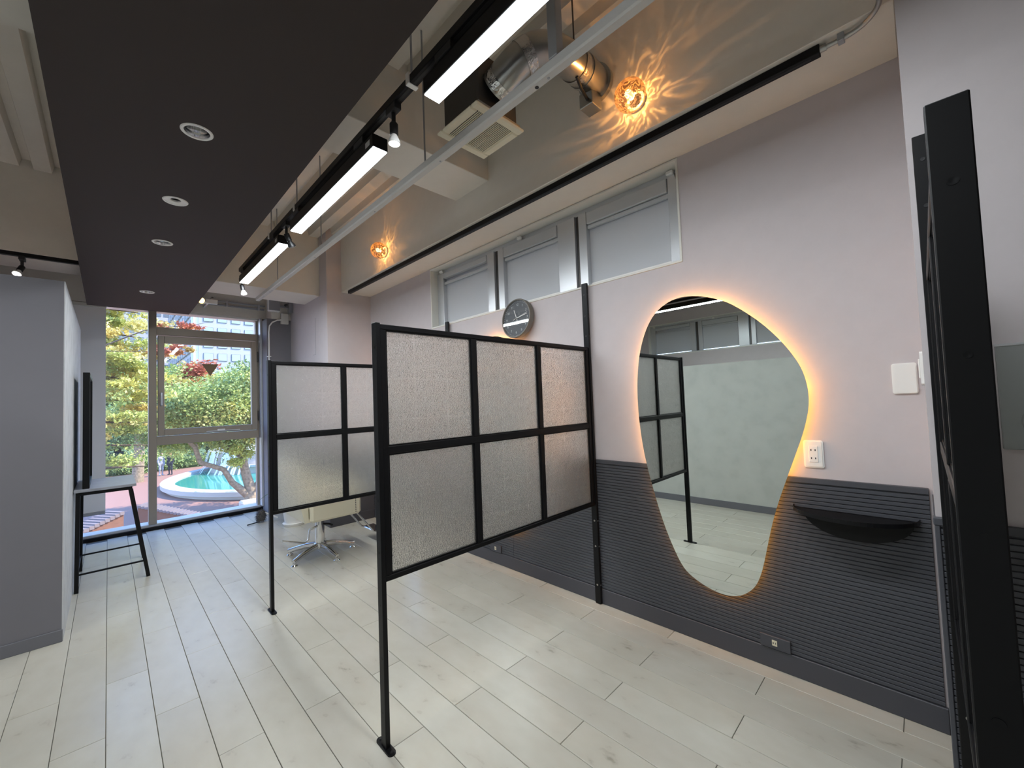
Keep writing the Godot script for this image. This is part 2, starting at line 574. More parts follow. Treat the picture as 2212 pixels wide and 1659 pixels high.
func build_ceiling() -> void:
	var st := new_st()
	add_box(st, Vector3(XL - 0.25, 3.34, -6.45), Vector3(2.5, 3.5, ZK + 0.2))
	var c := struct("ceiling", st, M.ceiling_paint, "painted steel deck ceiling with deep flutes")
	# fluted deck: one trapezium profile drawn along the room
	var out := PackedVector2Array()
	out.append(Vector2(XL, 3.34))
	var x := XL
	while x < XB:
		out.append(Vector2(x, 3.325))
		out.append(Vector2(x + 0.045, 3.325))
		out.append(Vector2(x + 0.06, 3.262))
		out.append(Vector2(x + 0.155, 3.262))
		out.append(Vector2(x + 0.17, 3.325))
		x += 0.17
	out.append(Vector2(x, 3.34))
	st = new_st()
	for i in range(1, out.size() - 2):
		var a := Vector3(out[i].x, out[i].y, 0)
		var b := Vector3(out[i + 1].x, out[i + 1].y, 0)
		var z0 := Vector3(0, 0, -6.16)
		var z1 := Vector3(0, 0, ZK)
		quad(st, a + z0, b + z0, b + z1, a + z1, Vector3(0, -1, 0))
	obj("deck_sheet", st, M.ceiling_paint, c)
	st = new_st()
	add_cbox(st, Vector3(XB, 2.61, -4.61), Vector3(XW + 0.1, 3.36, 0.004), 0.003)
	struct("ceiling_boxed_beam", st, M.ceiling_paint, "beige boxed beam above the high windows")
	st = new_st()
	add_cbox(st, Vector3(XL, 2.586, -5.32), Vector3(1.725, 3.36, -4.822), 0.003)
	struct("ceiling_beam", st, M.ceiling_paint, "deep beige cross beam near the big window")
	st = new_st()
	add_cbox(st, Vector3(XL, 2.844, -2.436), Vector3(XB, 3.36, -2.06), 0.003)
	struct("ceiling_beam", st, M.ceiling_paint, "beige cross beam behind the ventilation grille")
	# dark dropped soffit with four round cut-outs
	var cs := CSGCombiner3D.new()
	cs.name = "ceiling_soffit"
	add_child(cs)
	cs.set_meta("kind", "structure")
	cs.set_meta("label", "long dark brown dropped soffit over the aisle")
	var b1 := CSGBox3D.new()
	b1.name = "panel"
	b1.size = Vector3(0.79, 0.183, 7.3)
	b1.position = Vector3(0.243, 2.4915, -2.07)
	b1.material = M.brown_soffit
	cs.add_child(b1)
	var zs := [-1.945, -2.668, -3.38, -4.84]
	for z in zs:
		var cy := CSGCylinder3D.new()
		cy.name = "cutout"
		cy.radius = 0.043
		cy.height = 0.24
		cy.sides = 32
		cy.operation = CSGShape3D.OPERATION_SUBTRACTION
		cy.material = M.brown_soffit
		cs.add_child(cy, true)
		cy.position = Vector3(0.245, 2.46, z)
	for i in 4:
		var odd := i == 1
		var lab := "round white recessed downlight with ribbed silver reflector in the brown soffit"
		if odd: lab = "recessed downlight with wide white ring and small dark opening in the brown soffit"
		var d := thing("downlight", lab, "downlight", Vector3(0.245, 2.4, zs[i]), "downlights in the brown soffit")
		var s := new_st()
		add_lathe(s, Vector3.ZERO, Vector3.UP, [Vector2(0.041, 0.0), Vector2(0.042, -0.003), Vector2(0.05, -0.004), Vector2(0.053, -0.001), Vector2(0.053, 0.0)], 40)
		obj("trim_ring", s, M.white_plastic, d)
		s = new_st()
		if odd:
			add_lathe(s, Vector3.ZERO, Vector3.UP, [Vector2(0.042, -0.001), Vector2(0.022, 0.004), Vector2(0.022, 0.03)], 40)
			obj("disc", s, M.white_plastic, d)
			s = new_st()
			add_lathe(s, Vector3.ZERO, Vector3.UP, [Vector2(0.0215, 0.012), Vector2(0.018, 0.05), Vector2(0.0, 0.055)], 24)
			obj("lamp_socket", s, M.steel, d)
			s = new_st()
			for k in [-1.0, 1.0]:
				add_tube(s, [Vector3(0.006 * k, 0.05, 0), Vector3(0.007 * k, 0.012, 0)], 0.0012, 6)
			obj("pin", s, M.steel, d)
		else:
			var prof := []
			for k in 9:
				prof.append(Vector2(0.0415 - 0.0012 * (k % 2) - 0.0012 * k, 0.009 * k))
			prof.append(Vector2(0.0, 0.075))
			add_lathe(s, Vector3.ZERO, Vector3.UP, prof, 48, false)
			obj("reflector", s, M.bright_reflector, d)
			s = new_st()
			add_lathe(s, Vector3.ZERO, Vector3.UP, [Vector2(0.0, 0.03), Vector2(0.011, 0.034), Vector2(0.013, 0.05), Vector2(0.008, 0.072)], 20)
			obj("lamp", s, M.white_plastic, d)

# ------------------------------------------------------------------ windows
func high_window(called: String, x: float, dx: float, z0: float, z1: float, label: String) -> void:
	# three aluminium units with roller blinds in a white lined recess; dx points out of the room
	var w := Node3D.new()
	w.name = called
	add_child(w)
	w.set_meta("kind", "structure")
	w.set_meta("label", label)
	var bx := func(a: float, b: float, ya: float, yb: float, za: float, zb: float, m: Material, nm: String, bev := 0.0015) -> void:
		var xa := x + dx * a
		var xb := x + dx * b
		boxpart(nm, Vector3(minf(xa, xb), ya, za), Vector3(maxf(xa, xb), yb, zb), m, w, bev)
	# lining with a small lip on the room side
	var lip := 0.012
	bx.call(-0.006, 0.2, 2.025, 2.025 + lip, z0, z1, M.white_paint, "sill")
	bx.call(-0.006, 0.2, 2.606 - lip, 2.606, z0, z1, M.white_paint, "head_lining")
	bx.call(-0.006, 0.2, 2.025 + lip, 2.606 - lip, z0, z0 + lip, M.white_paint, "jamb_lining")
	bx.call(-0.006, 0.2, 2.025 + lip, 2.606 - lip, z1 - lip, z1, M.white_paint, "jamb_lining")
	var ya := 2.037
	var yb := 2.594
	var len := z1 - z0
	# the right wall's measured divisions, as shares of the length
	var cuts := [[0.005, 0.045, 0.31, 0.345], [0.365, 0.392, 0.626, 0.688], [0.702, 0.728, 0.962, 0.99]]
	bx.call(0.088, 0.13, yb - 0.03, yb, z0 + lip, z1 - lip, M.aluminium, "top_rail")
	bx.call(0.075, 0.15, ya, ya + 0.02, z0 + lip, z1 - lip, M.aluminium, "bottom_rail")
	for i in 3:
		var c: Array = cuts[i]
		var a: float = z0 + len * c[0]
		var b: float = z0 + len * c[1]
		var d: float = z0 + len * c[2]
		var e: float = z0 + len * c[3]
		bx.call(0.07, 0.12, ya + 0.02, yb - 0.03, a, b, M.aluminium, "stile")
		bx.call(0.07, 0.12, ya + 0.02, yb - 0.03, d, e, M.aluminium, "stile")
		bx.call(0.066, 0.108, yb - 0.038 - (0.05 if i == 0 else 0.08), yb - 0.038, b + 0.005, d - 0.005, M.box_grey, "blind_box", 0.003)
		bx.call(0.082, 0.1, yb - 0.146, yb - 0.122, b + 0.003, d - 0.003, M.box_grey, "blind_rail")
		bx.call(0.111, 0.113, ya + 0.045, yb - 0.03, b - 0.002, d + 0.002, M.blind_fabric, "blind", 0.0)
		bx.call(0.104, 0.116, ya + 0.03, ya + 0.045, b, d, M.white_plastic, "hem_bar", 0.003)
		bx.call(0.13, 0.135, ya + 0.02, yb - 0.03, a, e, M.pane, "pane", 0.0)
		if i < 2:
			bx.call(0.09, 0.14, ya, yb, e + len * 0.001, z0 + len * cuts[i + 1][0], M.dark_steel, "mullion")
		bx.call(0.05, 0.075, yb - 0.03, yb - 0.008, a + len * (0.025 if i == 0 else 0.1 if i == 1 else 0.26), a + len * (0.025 if i == 0 else 0.1 if i == 1 else 0.26) + 0.04, M.white_plastic, "catch", 0.004)

func build_high_windows() -> void:
	high_window("window_1", XW, 1.0, -3.32, -0.886, "strip of three aluminium windows with lowered grey blinds above the clock")
	high_window("window_2", XL, -1.0, -3.6, -1.16, "strip of aluminium windows with blinds high on the far side wall")
	# cable by the blind box
	var st := new_st()
	add_tube(st, [Vector3(2.296, 2.56, -0.93), Vector3(2.29, 2.5, -0.915), Vector3(2.292, 2.42, -0.92), Vector3(2.3, 2.34, -0.91)], 0.003, 8)
	tag(obj("blind_cord", st, M.dark_steel), "thin grey cord hanging at the end of the high window", "cord")

func build_big_window() -> void:
	var w := Node3D.new()
	w.name = "window_3"
	add_child(w)
	w.set_meta("kind", "structure")
	w.set_meta("label", "large bronze framed window onto the plaza with an opening sash")
	var z0 := ZF - 0.05
	var z1 := ZF + 0.05
	boxpart("mullion", Vector3(0.324, 0.06, z0), Vector3(0.395, 2.516, z1 + 0.02), M.bronze_alu, w, 0.003)
	boxpart("jamb", Vector3(1.395, 0.06, z0), Vector3(1.443, 2.516, z1 - 0.02), M.bronze_alu, w, 0.003)
	boxpart("jamb_edge", Vector3(1.42, 0.06, z1 - 0.02), Vector3(1.443, 2.516, z1 + 0.1), M.aluminium, w, 0.003)
	boxpart("jamb", Vector3(-0.36, 0.06, z0), Vector3(-0.31, 2.516, z1), M.bronze_alu, w, 0.003)
	boxpart("transom", Vector3(0.395, 2.226, z0), Vector3(1.41, 2.314, z1), M.bronze_alu, w, 0.003)
	boxpart("lower_rail", Vector3(0.395, 0.945, z0), Vector3(1.41, 1.045, z1), M.bronze_alu, w, 0.003)
	boxpart("head", Vector3(-0.31, 2.495, z0), Vector3(1.41, 2.516, z1 + 0.03), M.white_paint, w, 0.002)
	boxpart("sill", Vector3(-0.36, 0.0, ZF - 0.14), Vector3(1.443, 0.062, ZF + 0.055), M.aluminium, w, 0.004)
	boxpart("threshold", Vector3(-0.36, 0.0, ZF + 0.055), Vector3(1.443, 0.036, ZF + 0.085), M.black_metal, w, 0.003)
	boxpart("pane", Vector3(-0.31, 0.06, ZF - 0.004), Vector3(0.324, 2.495, ZF + 0.004), M.pane, w)
	boxpart("pane", Vector3(0.395, 2.314, ZF - 0.004), Vector3(1.395, 2.495, ZF + 0.004), M.pane, w)
	boxpart("pane", Vector3(0.395, 0.06, ZF - 0.004), Vector3(1.395, 0.945, ZF + 0.004), M.pane, w)
	# opening sash
	var s := Node3D.new()
	s.name = "sash"
	w.add_child(s)
	var za := ZF + 0.0
	var zb := ZF + 0.07
	boxpart("stile", Vector3(0.405, 1.052, za), Vector3(0.463, 2.212, zb), M.bronze_alu, s, 0.004)
	boxpart("stile", Vector3(1.335, 1.052, za), Vector3(1.4, 2.212, zb), M.bronze_alu, s, 0.004)
	boxpart("rail", Vector3(0.463, 2.13, za), Vector3(1.335, 2.212, zb), M.bronze_alu, s, 0.004)
	boxpart("rail", Vector3(0.463, 1.052, za), Vector3(1.335, 1.125, zb), M.bronze_alu, s, 0.004)
	boxpart("pane", Vector3(0.463, 1.125, za + 0.03), Vector3(1.335, 2.13, za + 0.036), M.pane, s)
	boxpart("handle", Vector3(0.424, 1.4, zb), Vector3(0.444, 1.55, zb + 0.022), M.aluminium, s, 0.006)
	boxpart("stay", Vector3(0.85, 1.062, zb), Vector3(1.2, 1.075, zb + 0.012), M.aluminium, s, 0.002)
	boxpart("catch", Vector3(0.96, 1.07, zb), Vector3(1.04, 1.09, zb + 0.02), M.white_plastic, s, 0.003)
	boxpart("hinge", Vector3(1.4, 1.17, zb - 0.02), Vector3(1.412, 1.3, zb + 0.012), M.dark_steel, s, 0.003)
	boxpart("hinge", Vector3(1.4, 1.95, zb - 0.02), Vector3(1.412, 2.08, zb + 0.012), M.dark_steel, s, 0.003)
	# fire access triangle, printed film on the inside of the sash pane
	var st := new_st()
	add_prism(st, PackedVector2Array([Vector2(-0.085, 0.07), Vector2(0.085, 0.07), Vector2(0.0, -0.08)]), Vector3(0.9, 1.83, za + 0.0362), Vector3.RIGHT, Vector3.UP, Vector3(0, 0, 0.0006))
	obj("triangle_sticker", st, mat("sticker_back", rgb8(140, 118, 92), 0.7), w)
	# white roller screen lowered over the left of the pane
	var b := thing("roller_screen", "white roller screen lowered beside the mirror table at the window", "blind", Vector3(0, 0, 0))
	boxpart("screen", Vector3(-0.36, 0.3, ZF + 0.062), Vector3(-0.02, 2.47, ZF + 0.064), M.roller_white, b)
	boxpart("hem_bar", Vector3(-0.36, 0.265, ZF + 0.055), Vector3(-0.02, 0.3, ZF + 0.072), M.galvanised, b, 0.004)
	boxpart("head_box", Vector3(-0.36, 2.47, ZF + 0.045), Vector3(-0.015, 2.51, ZF + 0.1), M.white_paint, b, 0.004)

# ------------------------------------------------------------------ partitions
func partition(x0: float, xw: float, zc: float, cols: int, label: String) -> void:
	var p := thing("glass_partition", label, "partition", Vector3(x0, 0, zc), "black framed glass partitions along the wall")
	var w := xw - x0
	boxpart("post", Vector3(0, 0.005, -0.0185), Vector3(0.019, 1.63, 0.0185), M.black_metal, p, 0.0015)
	var st := new_st()
	var cap := PackedVector2Array()
	for k in 24:
		var a := TAU * k / 24
		cap.append(Vector2(0.0095 + 0.016 * cos(a), (0.042 if sin(a) >= 0 else -0.042) + 0.016 * sin(a)))
	add_prism(st, cap, Vector3.ZERO, Vector3.RIGHT, Vector3(0, 0, 1), Vector3(0, 0.006, 0))
	obj("foot_plate", st, M.black_metal, p)
	for s in [-1.0, 1.0]:
		st = new_st()
		add_lathe(st, Vector3(0.0095, 0.006, 0.044 * s), Vector3.UP, [Vector2(0.006, 0.0), Vector2(0.005, 0.003), Vector2(0.0, 0.004)], 12)
		obj("bolt", st, M.black_plastic, p)
	# raised black discs standing for the bolt holes on the free edge
	for k in 8:
		st = new_st()
		var y := 1.532 - 0.2 * k
		var r := 0.0055 if k % 3 == 0 else 0.004
		add_lathe(st, Vector3(0.0003, y, 0.0), Vector3.LEFT, [Vector2(r, 0.0), Vector2(r, 0.0012), Vector2(r * 0.5, 0.0012), Vector2(0.0, 0.0006)], 14)
		obj("bolt", st, M.black_metal, p)
	# panel frame
	var a := 0.0195
	var b := w - 0.0195
	var y0 := 0.617
	var y1 := 1.626
	var ym := 1.1225
	var d := 0.0125
	var ed := 0.021
	boxpart("rail", Vector3(a, y1 - ed, -d), Vector3(b, y1, d), M.black_metal, p, 0.002)
	boxpart("rail", Vector3(a, y0, -d), Vector3(b, y0 + ed, d), M.black_metal, p, 0.002)
	boxpart("stile", Vector3(a, y0 + ed, -d), Vector3(a + 0.026, y1 - ed, d), M.black_metal, p, 0.002)
	boxpart("stile", Vector3(b - 0.026, y0 + ed, -d), Vector3(b, y1 - ed, d), M.black_metal, p, 0.002)
	var bar := 0.03
	boxpart("glazing_bar", Vector3(a + 0.026, ym - bar * 0.5, -d), Vector3(b - 0.026, ym + bar * 0.5, d), M.black_metal, p, 0.002)
	var pw := (b - a - 0.052 - bar * (cols - 1)) / cols
	for c in cols:
		var px: float = a + 0.026 + c * (pw + bar)
		if c > 0:
			boxpart("glazing_bar", Vector3(px - bar, y0 + ed, -d), Vector3(px, ym - bar * 0.5, d), M.black_metal, p, 0.002)
			boxpart("glazing_bar", Vector3(px - bar, ym + bar * 0.5, -d), Vector3(px, y1 - ed, d), M.black_metal, p, 0.002)
		for r in 2:
			var ya := y0 + ed if r == 0 else ym + bar * 0.5
			var yb := ym - bar * 0.5 if r == 0 else y1 - ed
			boxpart("pane", Vector3(px, ya, -0.0025), Vector3(px + pw, yb, 0.0025), M.obscure_glass, p)
			st = new_st()
			var e := 0.006
			var g := 0.0075
			for s in [-1.0, 1.0]:
				var q0: float = 0.0026 if s > 0 else -g
				var q1: float = g if s > 0 else -0.0026
				add_box(st, Vector3(px, ya, q0), Vector3(px + pw, ya + e, q1))
				add_box(st, Vector3(px, yb - e, q0), Vector3(px + pw, yb, q1))
				add_box(st, Vector3(px, ya + e, q0), Vector3(px + e, yb - e, q1))
				add_box(st, Vector3(px + pw - e, ya + e, q0), Vector3(px + pw, yb - e, q1))
			obj("glazing_bead", st, M.black_metal, p)
	# post fixed to the wall, taller than the panel
	boxpart("wall_post", Vector3(w - 0.019, 0.004, -0.02), Vector3(w, 2.045, 0.02), M.black_metal, p, 0.0015)
	for y in [1.97, 1.83, 1.7, 0.52, 0.36, 0.12]:  # upper black heads stand for small dark holes in the post
		st = new_st()
		for s in [-1.0]:
			add_lathe(st, Vector3(w - 0.019, y, 0.0), Vector3.LEFT, [Vector2(0.006, 0.0), Vector2(0.0055, 0.0012), Vector2(0.002, 0.0014), Vector2(0.0, 0.0006)], 14)
		obj("screw_or_hole_disc", st, M.black_plastic if y > 1.0 else M.steel, p)
		st = new_st()
		add_lathe(st, Vector3(w - 0.01, y, 0.02), Vector3.BACK, [Vector2(0.005, 0.0), Vector2(0.0045, 0.001), Vector2(0.0, 0.001)], 12)
		obj("screw_or_hole_disc", st, M.black_plastic if y > 1.0 else M.steel, p)

func build_partitions() -> void:
	partition(0.745, 2.215, -1.5165, 3, "black framed partition of six obscured glass panes directly below the wall clock")
	partition(0.745, 2.215, -3.0365, 3, "black framed obscured glass partition standing beside the cream salon chair")
	partition(0.684, 1.735, 0.037, 2, "black framed glass partition seen edge-on against the pier with the switches")

# ------------------------------------------------------------------ mirrors
func build_mirrors() -> void:
	var raw := [Vector2(-0.854, 1.821), Vector2(-0.782, 1.805), Vector2(-0.705, 1.773), Vector2(-0.65, 1.74), Vector2(-0.599, 1.697), Vector2(-0.541, 1.642), Vector2(-0.486, 1.579), Vector2(-0.442, 1.518), Vector2(-0.406, 1.458), Vector2(-0.379, 1.4), Vector2(-0.364, 1.343), Vector2(-0.358, 1.288), Vector2(-0.359, 1.234), Vector2(-0.37, 1.172), Vector2(-0.389, 1.101), Vector2(-0.415, 1.026), Vector2(-0.447, 0.936), Vector2(-0.474, 0.86), Vector2(-0.503, 0.774), Vector2(-0.528, 0.687), Vector2(-0.549, 0.6), Vector2(-0.571, 0.502), Vector2(-0.587, 0.442), Vector2(-0.607, 0.389), Vector2(-0.634, 0.348), Vector2(-0.676, 0.312), Vector2(-0.713, 0.296), Vector2(-0.759, 0.289), Vector2(-0.816, 0.296), Vector2(-0.875, 0.316), Vector2(-0.93, 0.346), Vector2(-0.968, 0.386), Vector2(-1.005, 0.459), Vector2(-1.045, 0.556), Vector2(-1.08, 0.666), Vector2(-1.114, 0.794), Vector2(-1.138, 0.9), Vector2(-1.156, 0.996), Vector2(-1.17, 1.12), Vector2(-1.176, 1.24), Vector2(-1.174, 1.357), Vector2(-1.163, 1.47), Vector2(-1.145, 1.56), Vector2(-1.115, 1.65), Vector2(-1.074, 1.726), Vector2(-1.024, 1.779), Vector2(-0.964, 1.811), Vector2(-0.907, 1.823)]
	var fine := PackedVector2Array()
	var n := raw.size()
	for i in n:
		var p0: Vector2 = raw[(i + n - 1) % n]
		var p1: Vector2 = raw[i]
		var p2: Vector2 = raw[(i + 1) % n]
		var p3: Vector2 = raw[(i + 2) % n]
		for k in 3:
			fine.append(p1.cubic_interpolate(p2, p0, p3, k / 3.0))
	# two rounds of smoothing
	for r in 2:
		var sm := PackedVector2Array()
		for i in fine.size():
			sm.append(fine[i] * 0.5 + (fine[(i + 1) % fine.size()] + fine[(i + fine.size() - 1) % fine.size()]) * 0.25)
		fine = sm
	var mid := Vector2(-0.77, 1.05)
	for i in fine.size():
		fine[i] -= Vector2(mid.x, 0)
	var inset: PackedVector2Array = Geometry2D.offset_polygon(fine, -0.03)[0]
	var strip: PackedVector2Array = Geometry2D.offset_polygon(fine, -0.024)[0]
	var u := Vector3(0, 0, 1)
	var v := Vector3.UP
	var m := thing("backlit_mirror", "large pebble shaped wall mirror with warm light behind, next to the half-moon shelf", "mirror", Vector3(2.195, 0, mid.x), "backlit mirrors on the slatted wall")
	var st := new_st()
	add_prism(st, fine, Vector3.ZERO, u, v, Vector3(0.004, 0, 0), true)
	obj("mirror_plate", st, M.mirror_silver, m)
	st = new_st()
	add_prism(st, inset, Vector3(0.0041, 0, 0), u, v, Vector3(0.0195, 0, 0), true)
	obj("back_panel", st, M.white_plastic, m)
	st = new_st()
	var c := strip.size()
	for i in c:
		var a := strip[i]
		var b := strip[(i + 1) % c]
		var e := (b - a).normalized()
		var o2 := Vector2(e.y, -e.x)
		if o2.dot(a - Vector2(0, 1.05)) < 0: o2 = -o2
		var out := u * o2.x + v * o2.y
		for s in [0.0, 1.0]:
			pass
		var pa := u * a.x + v * a.y
		var pb := u * b.x + v * b.y
		quad(st, pa + Vector3(0.006, 0, 0), pb + Vector3(0.006, 0, 0), pb + Vector3(0.014, 0, 0), pa + Vector3(0.014, 0, 0), out)
	obj("led_strip", st, M.led_warm, m)
	for k in 6:
		var q := strip[int(k * c / 6.0)]
		var to := (q - Vector2(0, 1.05)).normalized() * 0.006
		omni(Vector3(0.012, q.y + to.y, q.x + to.x), Color(1.0, 0.66, 0.3), 0.0006, "strip_light", m)
	dup(m, Vector3(2.195, 0, mid.x - 1.53), "pebble shaped backlit mirror behind the obscured glass under the clock")
	dup(m, Vector3(2.195, 0, mid.x - 3.04), "pebble shaped backlit mirror on the wall facing the cream salon chair")

# ------------------------------------------------------------------ lights
func linear_light(x: float, z0: float, z1: float, label: String, group: String) -> void:
	var l := thing("linear_light", label, "ceiling light", Vector3(x, 2.5, (z0 + z1) * 0.5), group)
	var h := (z1 - z0) * 0.5
	boxpart("housing", Vector3(-0.038, 0.006, -h), Vector3(0.038, 0.068, h), M.black_metal, l, 0.002)
	boxpart("diffuser", Vector3(-0.034, 0.0, -h + 0.002), Vector3(0.034, 0.006, h - 0.002), M.led_white, l, 0.001)
	for s in [-1.0, 1.0]:
		boxpart("track_adaptor", Vector3(-0.045, 0.068, s * (h - 0.14) - 0.05), Vector3(-0.01, 0.097, s * (h - 0.14) + 0.05), M.black_plastic, l, 0.002)
	boxpart("rating_label", Vector3(-0.0386, 0.024, h - 0.075), Vector3(-0.038, 0.05, h - 0.03), M.aluminium, l)
	var a := AreaLight3D.new()
	a.name = "panel_light"
	a.area_size = Vector2(0.066, (z1 - z0) - 0.01)
	a.light_color = Color(0.95, 0.98, 1.0)
	a.light_energy = 1.35
	a.area_range = 14.0
	a.shadow_enabled = true
	l.add_child(a)
	a.position = Vector3(0, -0.002, 0)
	a.rotation = Vector3(-PI / 2, 0, 0)

func spot(at: Vector3, tilt: Vector3, lit: bool, label: String, energy := 0.25) -> void:
	var s := thing("track_spotlight", label, "spotlight", at, "small spotlights on the tracks")
	boxpart("adaptor", Vector3(-0.016, -0.03, -0.04), Vector3(0.016, 0.0, 0.04), M.black_plastic, s, 0.002)
	var st := new_st()
	add_tube(st, [Vector3(0, -0.03, 0), Vector3(0, -0.08, 0)], 0.009, 12)
	obj("stem", st, M.black_plastic, s)
	var b := Basis.from_euler(tilt)
	var dn := b * Vector3.DOWN
	var o := Vector3(0, -0.08, 0)
	st = new_st()
	add_lathe(st, o, dn, [Vector2(0.0, -0.008), Vector2(0.015, -0.005), Vector2(0.018, 0.0), Vector2(0.018, 0.045), Vector2(0.014, 0.048), Vector2(0.0, 0.048)], 20)
	obj("lamp_holder", st, M.black_plastic, s)
	st = new_st()
	add_lathe(st, o, dn, [Vector2(0.012, 0.045), Vector2(0.016, 0.055), Vector2(0.025, 0.075), Vector2(0.026, 0.086), Vector2(0.023, 0.087)], 24)
	obj("reflector_lamp", st, M.white_plastic if lit else M.black_plastic, s)
	st = new_st()
	add_lathe(st, o, dn, [Vector2(0.0235, 0.086), Vector2(0.018, 0.09), Vector2(0.0, 0.092)], 24)
	obj("lamp_face", st, M.spot_face if lit else M.aluminium, s)
	if lit:
		var l := SpotLight3D.new()
		l.name = "beam"
		l.light_color = Color(1.0, 0.97, 0.92)
		l.light_energy = energy
		l.spot_angle = 50.0
		l.spot_angle_attenuation = 0.8
		l.spot_range = 14.0
		l.light_size = 0.02
		l.shadow_enabled = true
		s.add_child(l)
		l.position = o + dn * 0.12
		l.basis = Basis.looking_at(dn, Vector3.RIGHT)

func build_lights() -> void:
	# hung track with its rods
	var t := thing("lighting_track", "black lighting track hung on thin rods beside the brown soffit", "track", Vector3(0.88, 2.6, 0))
	boxpart("rail", Vector3(-0.018, 0.0, -4.43), Vector3(0.018, 0.034, 1.4), M.black_metal, t, 0.002)
	boxpart("painted_slot", Vector3(-0.006, -0.001, -4.4), Vector3(0.006, 0.0, 1.38), M.black_plastic, t)  # black strip in place of the open groove, its dark is colour
	for z in [-3.42, -2.83, -1.40, -0.3]:
		var st := new_st()
		add_tube(st, [Vector3(0, 0.03, z), Vector3(0, 0.66, z)], 0.0045, 8)
		obj("hanger_rod", st, M.galvanised, t)
		boxpart("clip", Vector3(-0.024, -0.004, z - 0.012), Vector3(0.024, 0.045, z + 0.012), M.white_plastic, t, 0.002)
	linear_light(0.906, -1.303, -0.1, "bright black linear light beside the ventilation grille", "linear lights on the hung track")
	linear_light(0.906, -2.943, -1.73, "bright black linear light between two spotlights on the hung track", "linear lights on the hung track")
	linear_light(0.906, -4.445, -3.215, "bright black linear light at the window end of the hung track", "linear lights on the hung track")
	linear_light(-1.26, -2.95, -1.75, "bright linear light seen in the pebble mirror", "linear lights on the far side")
	linear_light(-1.26, -1.3, -0.1, "added unseen linear light over the far side behind the low wall", "linear lights on the far side")  # fill lamp added out of view for the right wall
	var ft := thing("lighting_track", "black lighting track over the far side of the room", "track", Vector3(-1.286, 2.6, 0))
	boxpart("rail", Vector3(-0.018, 0.0, -4.43), Vector3(0.018, 0.034, 1.4), M.black_metal, ft, 0.002)
	for z in [-3.42, -1.5, -0.3]:
		var st2 := new_st()
		add_tube(st2, [Vector3(0, 0.03, z), Vector3(0, 0.66, z)], 0.0045, 8)
		obj("hanger_rod", st2, M.galvanised, ft)
	spot(Vector3(0.88, 2.6, -1.555), Vector3.ZERO, true, "lit white reflector spotlight hanging straight down between two linear lights")
	spot(Vector3(0.88, 2.6, -3.06), Vector3(0.3, 0, 0.5), false, "unlit black spotlight tilted sideways at a gap between linear lights")
	spot(Vector3(0.9, 2.575, -4.5), Vector3(0, 0, 0.2), true, "lit spotlight just past the window end of the hung track")
	# empty black track on the boxed beam
	boxpart_thing("lighting_track", Vector3(1.912, 2.575, -4.49), Vector3(1.947, 2.61, -0.205), M.black_metal, "empty black track fixed along the edge of the boxed beam", "track")
	var cd := thing("conduit", "curved steel conduit leading off the end of the empty black track", "conduit")
	var st3 := new_st()
	var pts := []
	for k in 15:
		var f := k / 14.0
		var a := f * PI * 0.5
		pts.append(Vector3(1.928 - 0.11 * (1.0 - cos(a)), 2.593, -0.135 + 0.105 * sin(a)))
	pts.push_front(Vector3(1.928, 2.593, -0.2))
	pts.append(Vector3(1.78, 2.593, -0.03))
	add_tube(st3, pts, 0.0085, 12)
	obj("tube", st3, M.steel, cd)
	boxpart("clamp", Vector3(1.912, 2.58, -0.152), Vector3(1.944, 2.61, -0.132), M.galvanised, cd, 0.002)
	st3 = new_st()
	add_tube(st3, [Vector3(1.928, 2.593, -0.206), Vector3(1.928, 2.593, -0.185)], 0.012, 12)
	obj("coupling", st3, M.steel, cd)
	# track on the cross beam with two spots
	boxpart_thing("lighting_track", Vector3(-2.0, 2.556, -4.857), Vector3(0.3, 2.586, -4.823), M.black_metal, "black lighting track under the cross beam above the grey block", "track")
	spot(Vector3(-0.475, 2.556, -4.84), Vector3(-0.6, 0, -0.25), true, "lit spotlight on the cross beam track above the grey block", 0.35)
	spot(Vector3(-0.63, 2.556, -4.84), Vector3(-0.6, 0, -0.25), true, "second lit spotlight along the cross beam track", 0.35)
	sconce(Vector3(XB, 2.78, -0.935), 0.3, 0.075, "round clear glass wall light with warm bulb beside the duct end")
	sconce(Vector3(XB, 2.775, -3.56), 2.1, 0.075, "round clear glass wall light with warm bulb near the far pillar")

func boxpart_thing(called: String, lo: Vector3, hi: Vector3, m: Material, label: String, category: String) -> void:
	var t := thing(called, label, category, Vector3((lo.x + hi.x) * 0.5, lo.y, (lo.z + hi.z) * 0.5))
	var o := t.position
	boxpart("rail", lo - o, hi - o, m, t, 0.002)
	boxpart("painted_slot", Vector3(-0.006, -0.0008, lo.z - o.z + 0.03), Vector3(0.006, 0.0, hi.z - o.z - 0.03), M.black_plastic, t)  # dark of the open groove painted as a black strip

